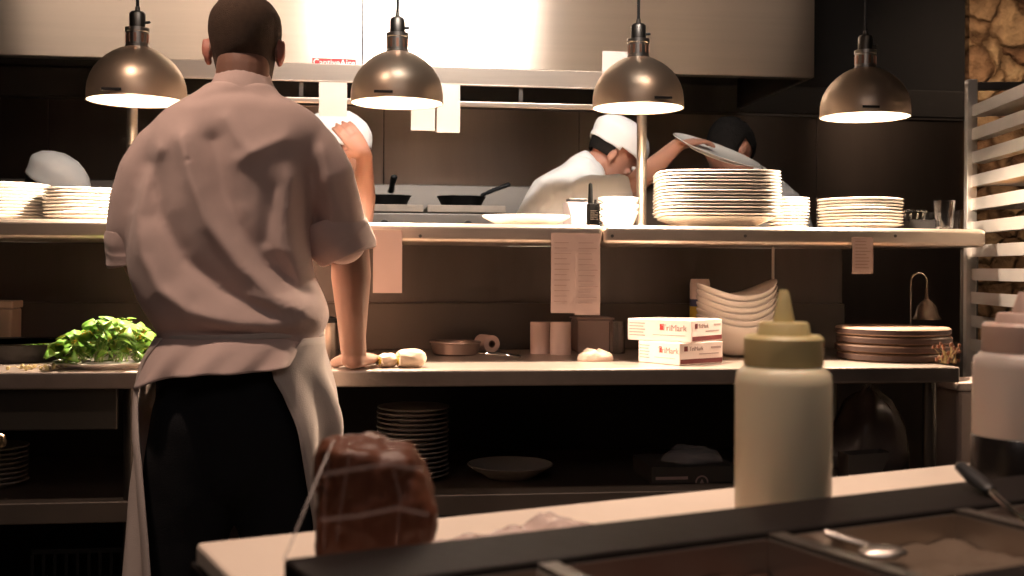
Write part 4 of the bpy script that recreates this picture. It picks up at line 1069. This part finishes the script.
# dark haired cook hidden behind the raised plate
Y3 = 4.3; hc = P(727, 150, Y3)
cook('dark-haired cook with bowed head, half hidden behind the raised plate', Y3, hc, -.9, -.75, 0,
     [Vector((P(760,300,Y3).x, Y3+.02, .98)), P(762,240,Y3), P(760,205,Y3), P(745,180,Y3)],
     (P(720,215,Y3-.1), P(792,212,Y3+.08)),
     ((P(712,262,Y3-.12), P(730,275,Y3-.25), (.6,-.5,-.3), (0,0,-1)), (P(805,262,Y3), P(790,280,Y3-.15), (0,-1,-.3), (0,0,-1))), cap=False)
# bowed cook at the left
Y4 = 4.3; hc = P(50, 193, Y4)
cook('cook in a white cap bending low behind the left plate stacks', Y4, hc, -PI/2, -.55, 0,
     [Vector((P(-10,300,Y4).x, Y4, .98)), P(-18,262,Y4), P(8,232,Y4), P(32,206,Y4)],
     (P(18,235,Y4-.14), P(18,235,Y4+.14)),
     ((P(50,265,Y4-.15), P(80,262,Y4-.1), (1,0,-.2), (0,0,-1)), (P(50,265,Y4+.15), P(80,262,Y4+.1), (1,0,-.2), (0,0,-1))))
# cook hidden behind the main cook, arm raised
Y5 = 4.1; hc = P(337, 152, Y5)
cook('cook mostly hidden behind the standing cook, bare forearm raised to a cap', Y5, hc, -PI/2+.2, -.15, 0,
     [Vector((P(305,300,Y5).x, Y5, .98)), P(303,262,Y5), P(308,222,Y5), P(322,192,Y5)],
     (P(318,218,Y5-.18), P(300,215,Y5+.14)),
     ((P(363,226,Y5-.2), P(364,156,Y5-.20), (-.55,-.05,.8), (-.3,1,0)), (P(290,270,Y5+.1), P(320,280,Y5+.1), (1,0,-.2), (0,0,-1))))

# ------------------------------------------------------------------ foreground prep table
O = RV*(-.156)+FV*.789; al = math.radians(27.5)-PSI
e1 = Vector((math.cos(al), math.sin(al), 0)); e2 = Vector((-math.sin(al), math.cos(al), 0))
MP = Matrix(((e1.x,e2.x,0,O.x),(e1.y,e2.y,0,O.y),(0,0,1,0),(0,0,0,1)))
def pb(mb, nm, mt, par=None, **k):
    me = mb.mesh(nm); me.transform(MP); return link(me, nm, mt, par, **k)
ZB, ZR = .92, .97
pt = thing('prep_table', 'dark steel prep table with sunken insert pans in the foreground', 'table', tuple(MP @ Vector((.6,-.15,0))))
pb(MB().bb(0,1.5,.0,.30,.86,ZB-.021), 'table_top', rail, pt, bevel=.003)
pb(MB().bb(0,1.5,-.36,-.002,.55,.70), 'lower_body', rail, pt)
pb(MB().bb(0,1.5,-.36,.28,.1,.549), 'cabinet_body', rail, pt, bevel=.01)
for x in (.08, 1.42):
    for y in (-.3, .22): pb(MB().bb(x-.03,x+.03,y-.03,y+.03,0,.0995), 'foot', black, pt)
# rails: far lip, near lip, ends, dividers
m = MB(); m.bb(0,1.5,-.085,-.0005,ZR-.02,ZR); m.bb(0,1.5,-.012,-.0005,.70,ZR-.02); pb(m, 'far_rail', rail, pt, bevel=.003)
m = MB(); m.bb(0,1.5,-.36,-.235,ZR-.02,ZR); m.bb(0,1.5,-.36,-.348,.70,ZR-.02); pb(m, 'near_rail', rail, pt, bevel=.003)
m = MB()
xs = [0,.16,.36,.56,.78,1.0,1.22,1.5]
for x in xs[1:-1]: pb(MB().bb(x-.008,x+.008,-.2345,-.0855,ZR-.012,ZR-.001), 'divider_bar', steel_dark, pt, bevel=.001)
for x in (0, 1.47): pb(MB().bb(x,x+.03,-.2345,-.0855,ZR-.02,ZR), 'end_rail', rail, pt, bevel=.001)
m = MB(); m.bb(0,.012,-.3475,-.0125,.7005,ZR-.0205); m.bb(1.488,1.5,-.3475,-.0125,.7005,ZR-.0205); pb(m, 'end_panel', rail, pt)
cols = [('chopped onions',(.11,.08,.06)),('dark sauce',(.05,.02,.012)),('grated cheese',(.14,.10,.07)),('dark olives',(.06,.045,.04)),('sliced ham',(.12,.06,.04)),('brown sauce',(.07,.035,.02))]
ws = ['first','second','third','fourth','fifth','sixth']
for i in range(6):
    a, b_ = xs[i]+(.032 if i == 0 else .010), xs[i+1]-.010; y0, y1, zt_, zb_ = -.232, -.088, ZR-.004, ZR-.10
    t = thing('insert_pan', 'steel insert pan of %s, %s from the left of the prep table' % (cols[i][0], ws[i]), 'pan', tuple(MP @ Vector(((a+b_)/2,-.16,zb_))), None)
    m = MB(); m.bb(a,b_,y0,y1,zb_,zb_+.002)
    for (p,q,r,s) in ((a,a+.002,y0,y1),(b_-.002,b_,y0,y1),(a,b_,y0,y0+.002),(a,b_,y1-.002,y1)): m.bb(p,q,r,s,zb_,zt_)
    pb(m, 'pan', steel, t)
    h = zt_-.022
    vs = []; fs = []; nx, ny = 16, 12
    for j in range(ny+1):
        for k in range(nx+1):
            x = a+.003+(b_-a-.006)*k/nx; y = y0+.003+(y1-y0-.006)*j/ny; vs.append((x,y,h+.010*noise.noise(Vector((x*35,y*35,i)))))
    for j in range(ny):
        for k in range(nx): q = j*(nx+1)+k; fs.append((q,q+1,q+nx+2,q+nx+1))
    n0 = len(vs); vs += [(v_[0],v_[1],zb_+.003) for v_ in vs]
    pb(MB().add(vs, fs+[tuple(n0+q for q in f[::-1]) for f in fs]), 'filling', mat('fill_%d'%i, cols[i][1], .4, 0, 30, .35, .3, 80), t, smooth=True, ang=180)
o = pb(MB().bb(.002,1.498,.004,.282,ZB-.0205,ZB), 'cutting_board', boardw, None, bevel=.004); tag(o, 'long pale cutting board behind the foreground pan rail', 'cutting board')
# utensils leaning in the pans
def loc_(u, v, z):
    a = (u-512)/F; t = (CZ-z)*F/(v-HV-ROLL*(u-512)); return (RV*a+FV)*t+Vector((0,0,z))
def at_t(u, v, t): a = (u-512)/F; return (RV*a+FV)*t+Vector((0,0,CZ+(HV+ROLL*(u-512)-v)/F*t))
t = thing('serving_spoon', 'black-handled spoon leaning up out of the insert pans at right', 'spoon', tuple(at_t(1010,505,1.0)))
MB().capsule([at_t(963,467,1.06), at_t(978,480,1.04), at_t(990,490,1.02)], [(.007,.005),(.009,.006),(.007,.005)], 12).build('handle', black, t, smooth=True)
MB().capsule([at_t(990,490,1.02), at_t(1008,507,.985), at_t(1030,524,.95)], [.0035,.0035,.004], 10).build('shaft', chrome, t, smooth=True)
g = MB().ball(at_t(1036,530,.94), (.022,.016,.006), 16); g.build('bowl', chrome, t, smooth=True)
t = thing('serving_spoon', 'pale steel spoon handle lying across the pans below the squeeze bottle', 'spoon', tuple(at_t(850,540,.86)))
MB().capsule([at_t(828,533,.90), at_t(870,546,.895)], [(.005,.003),(.006,.003)], 10).build('handle', steel, t, smooth=True)
MB().ball(at_t(884,552,.885), (.020,.014,.005), 16).build('bowl', steel, t, smooth=True)

# squeeze bottles
def bottle(u, wpx, vtip, lab, bodym, capm, liquid=None, yy=.055):
    a = (u-512)/F; tt = (yy+.156*.462+.789*.887)/(-a*.462+.887)
    c = (RV*a+FV)*tt; r = wpx/2/F*tt; ztip = at_t(u, vtip, tt).z; z_ = ZB+.0006; H = ztip-z_
    t = thing('squeeze_bottle', lab, 'bottle', (c.x,c.y,z_))
    k = H/.25
    hb_ = H-.078*k*1.0
    # cap parts heights
    zsh = at_t(u, 366, tt).z-z_ if vtip < 291 else at_t(u, 352, tt).z-z_
    zc1 = zsh; zc2 = at_t(u, 335, tt).z-z_ if vtip < 291 else at_t(u, 323, tt).z-z_; zc3 = at_t(u, 322, tt).z-z_ if vtip < 291 else at_t(u, 313, tt).z-z_
    body_ = [(0,0),(r*.93,0),(r,.006),(r,zsh-.016),(r*.97,zsh-.006),(r*.86,zsh-.001),(r*.80,zsh),(0,zsh)]
    MB().lathe(body_, (c.x,c.y,z_), 48).build('body', bodym, t, smooth=True, ang=50)
    if liquid:
        hl = at_t(u, 443, tt-r).z-z_
        MB().lathe([(r+.0002,.004),(r+.0012,.006),(r+.0012,hl),(r+.0002,hl+.001)], (c.x,c.y,z_), 48).build('contents', liquid, t, smooth=True, ang=50)
    cr1 = r*.80
    g = MB(); g.lathe([(0,zc1+.0005),(cr1,zc1+.0005),(cr1+.001,zc1+.002),(cr1+.001,zc2-.003),(cr1-.002,zc2),(r*.56,zc2),(r*.52,zc3-.002),(r*.49,zc3),(r*.22,zc3),(r*.21,zc3+.004),(r*.115,H-.004),(r*.08,H),(0,H)], (c.x,c.y,z_), 48)
    cpo = g.build('cap', capm, t, smooth=True, ang=35)
olive = mat('oily_plastic', (.70,.62,.44), .35, 0, 5, .15, sss=.3); olcap = mat('olive_cap', (.60,.50,.25), .4, 0, 12, .2, sss=.2)
pinkp = mat('pink_plastic', (.60,.51,.45), .4, 0, 8, .1, sss=.3); pinkc = mat('pink_cap', (.60,.44,.37), .45, 0, 12, .15, sss=.2)
bottle(784, 95, 290, 'cloudy squeeze bottle with an olive-yellow nozzle cap on the cutting board', olive, olcap)
bottle(1023, 94, 292, 'squeeze bottle half full of dark liquid with a pinkish cap, at the right edge', pinkp, pinkc, mat('dark_liquid', (.012,.010,.009), .25), yy=.055)
# wrapped joint of meat
a = (376-512)/F; tt = (.095+.772)/(-a*.462+.887); c = (RV*a+FV)*tt; z_ = ZB+.0006
mt_ = thing('wrapped_meat', 'upright brown joint of cured meat wrapped in clear film', 'meat', (c.x,c.y,z_))
g = MB(); sp = lambda du: du/F*tt
Hm = at_t(376, 436, tt).z-z_
def mball(uo, v, w, h, d=.03, dy=0): 
    p = at_t(376+uo, v, tt)+FV*dy; g.ball(p, (sp(w), d, sp(h)), 20, Matrix.Rotation(-PSI,3,'Z'))
rs = []
for i in range(22):
    f = i/21; w = lerp_tab([(0,60,-2),(.5,57,-4),(.75,50,-6),(.9,44,-10),(1,34,-16)], f); ctr = c+RV*sp(w[1])
    rs.append([Vector((0,0,z_+Hm*.93*f))+ctr+RV*(sp(w[0])*.93*math.copysign(abs(math.cos(t_))**.7,math.cos(t_)))+FV*(.034*math.copysign(abs(math.sin(t_))**.7,math.sin(t_))) for t_ in [2*PI*j/40 for j in range(40)]])
g.rings(rs)
mball(-32,448,26,14,.028); mball(-8,446,22,10,.026,.004); mball(20,462,28,20,.03,-.004); mball(38,500,20,48,.028); mball(52,518,11,26,.018,-.008); mball(-50,470,10,34,.02)
mm_ = remesh(g, .003, 4)
for vt in mm_.vertices: vt.co += vt.normal*(.004*noise.noise(Vector((vt.co.x*55,vt.co.y*55,vt.co.z*18)))+.0018*noise.noise(vt.co*120))
for vt in mm_.vertices: vt.co.z = max(vt.co.z, z_)
link(mm_, 'meat', meatm, mt_)
g = MB()
for pl in ([(322,475),(350,470),(390,464),(425,470)],[(322,520),(360,516),(400,508),(430,515)],[(352,446),(345,490),(338,540)],[(330,450),(326,500),(326,550)],[(395,470),(402,500),(398,545)]):
    g.tube([at_t(u,v,tt-.042) for u,v in pl], [(.0006,.0022)]*len(pl), 6)
g.build('film_creases', mat('crease_film', (.6,.45,.4), .3, alpha=.22), mt_)
g = MB(); g.tube([at_t(286,560,.80), at_t(300,525,.83), at_t(318,480,.87), at_t(335,440,.90)], .0010, 6); o = g.build('film_edge', mat('film_edge', (.4,.33,.3), .3, 0, alpha=.3), mt_, smooth=True)
# film sheet on the board
vs = []; fs = []; nx, ny = 44, 14
for j in range(ny+1):
    for k in range(nx+1):
        x = .158+.20*k/nx; y = .05+.13*j/ny; fe = math.sin(PI*j/ny)**.6*math.sin(PI*k/nx)**.5
        vs.append((x+.01*noise.noise(Vector((x*9,y*9,1))), y, ZB+.0012+fe*(.012+.022*abs(noise.noise(Vector((x*16,y*14,3))))+.010*noise.noise(Vector((x*50,y*40,5)))+.012*math.exp(-((x-.29)/.035)**2))))
for j in range(ny):
    for k in range(nx): q = j*(nx+1)+k; fs.append((q,q+1,q+nx+2,q+nx+1))
o = pb(MB().add(vs, fs), 'cling_film', mat('film_sheet', (.72,.55,.50), .25, 0, alpha=.62), None, smooth=True, ang=180); tag(o, 'crumpled sheet of cling film on the cutting board', 'plastic film')
o = pb(MB().bb(.366,.436,.112,.165,ZB+.0006,ZB+.004), 'food_label', mat('label_pink', (.75,.42,.34), .5), None, bevel=.001); tag(o, 'small pink-edged label lying between the film and squeeze bottle', 'label')
# brass tap knobs at the far left edge, near the camera
p = at_t(1, 440, 1.9)
t = thing('tap_fitting', 'gold-coloured fitting cut by the left edge of the view', 'fitting', (p.x, p.y, 0))
MB().lathe([(0,0),(.012,0),(.014,.006),(.012,.018),(.006,.022),(0,.022)], (p.x-.004,p.y,p.z-.011), 20).build('knob', mat('brass', (.7,.5,.3), .25, .9), t, smooth=True)
MB().tube([(p.x-.008,p.y,.012),(p.x-.008,p.y,p.z-.0115)], .008, 12).build('stem', bpy.data.materials['brass'], t, smooth=True)
MB().lathe([(0,0),(.05,0),(.05,.008),(.012,.012),(0,.012)], (p.x-.008,p.y,0), 24).build('base', steel_dark, t, smooth=True)

# ------------------------------------------------------------------ light
def area(loc, to, sx_, sy_, e, col):
    l = bpy.data.lights.new('lamp_or_fill_light', 'AREA'); l.shape = 'RECTANGLE'; l.size = sx_; l.size_y = sy_; l.energy = e; l.color = col
    o = bpy.data.objects.new('lamp_or_fill_light', l); C.objects.link(o); o.location = loc
    o.rotation_euler = (Vector(to)-Vector(loc)).to_track_quat('-Z','Y').to_euler(); return o
warm = (1,.72,.52)
hl = area((.33,2.2,2.93), (.25,4.3,2.15), 1.05, .22, 26, (1,.93,.86)); hl.data.spread = math.radians(70)
for x, e_, sp_ in ((-1.1, 3.0, 1.5), (1.78, 1.0, 1.5)):  # side lights added to brighten both ends of the hood face
    h2 = area((x,2.2,2.93), (x*1.1,4.3,2.15), sp_, .22, e_, (1,.80,.64)); h2.data.spread = math.radians(70)
sl_ = area((2.75,4.1,2.93), (2.95,5.1,2.1), .3, .3, 1.6, warm); sl_.data.spread = math.radians(60)  # unseen light added to brighten the stone wall alone
area((0,-.4,2.95), (0,-.1,0), 2.4, 1.2, 14, (1,.84,.78))  # broad unseen fill added behind the camera to lift the shadows
def spot(x, y, e, to, ang, col=(1,.72,.56), r=.06):
    l = bpy.data.lights.new('ceiling_spot', 'SPOT'); l.energy = e; l.color = col; l.shadow_soft_size = r; l.spot_size = math.radians(ang); l.spot_blend = .7
    o = bpy.data.objects.new('ceiling_spot', l); C.objects.link(o); o.location = (x,y,2.93); o.rotation_euler = (Vector(to)-o.location).to_track_quat('-Z','Y').to_euler()
for x in (-.2,.45,1.15): spot(x, .95+.2*x, 72, (x,1.0+.2*x,0), 58)
spot(-.75, 2.02, 85, (-.32,2.6,1.1), 60)
spot(1.0, 1.9, 48, (.72,3.05,.95), 34)
w = bpy.data.worlds.new('w'); bpy.context.scene.world = w; w.use_nodes = True
w.node_tree.nodes['Background'].inputs[0].default_value = (.02,.018,.018,1); w.node_tree.nodes['Background'].inputs[1].default_value = 1

# ------------------------------------------------------------------ camera
cam = bpy.data.cameras.new('camera'); co = bpy.data.objects.new('camera', cam); C.objects.link(co)
cam.sensor_width = 36; cam.lens = F*36/1024; cam.shift_y = -(288-HV)/1024; cam.clip_start = .02
r = RV*math.cos(ROLL)+Vector((0,0,1))*math.sin(ROLL); u_ = Vector((0,0,1))*math.cos(ROLL)-RV*math.sin(ROLL)
co.matrix_world = Matrix(((r.x,u_.x,-FV.x,0),(r.y,u_.y,-FV.y,0),(r.z,u_.z,-FV.z,CZ),(0,0,0,1)))
cam.dof.use_dof = True; cam.dof.focus_distance = 2.7; cam.dof.aperture_fstop = 7.0
sc = bpy.context.scene; sc.camera = co
sc.view_settings.view_transform = 'Standard'; sc.view_settings.look = 'None'; sc.view_settings.gamma = 1; sc.view_settings.use_curve_mapping = False
sc.view_settings.exposure = 0
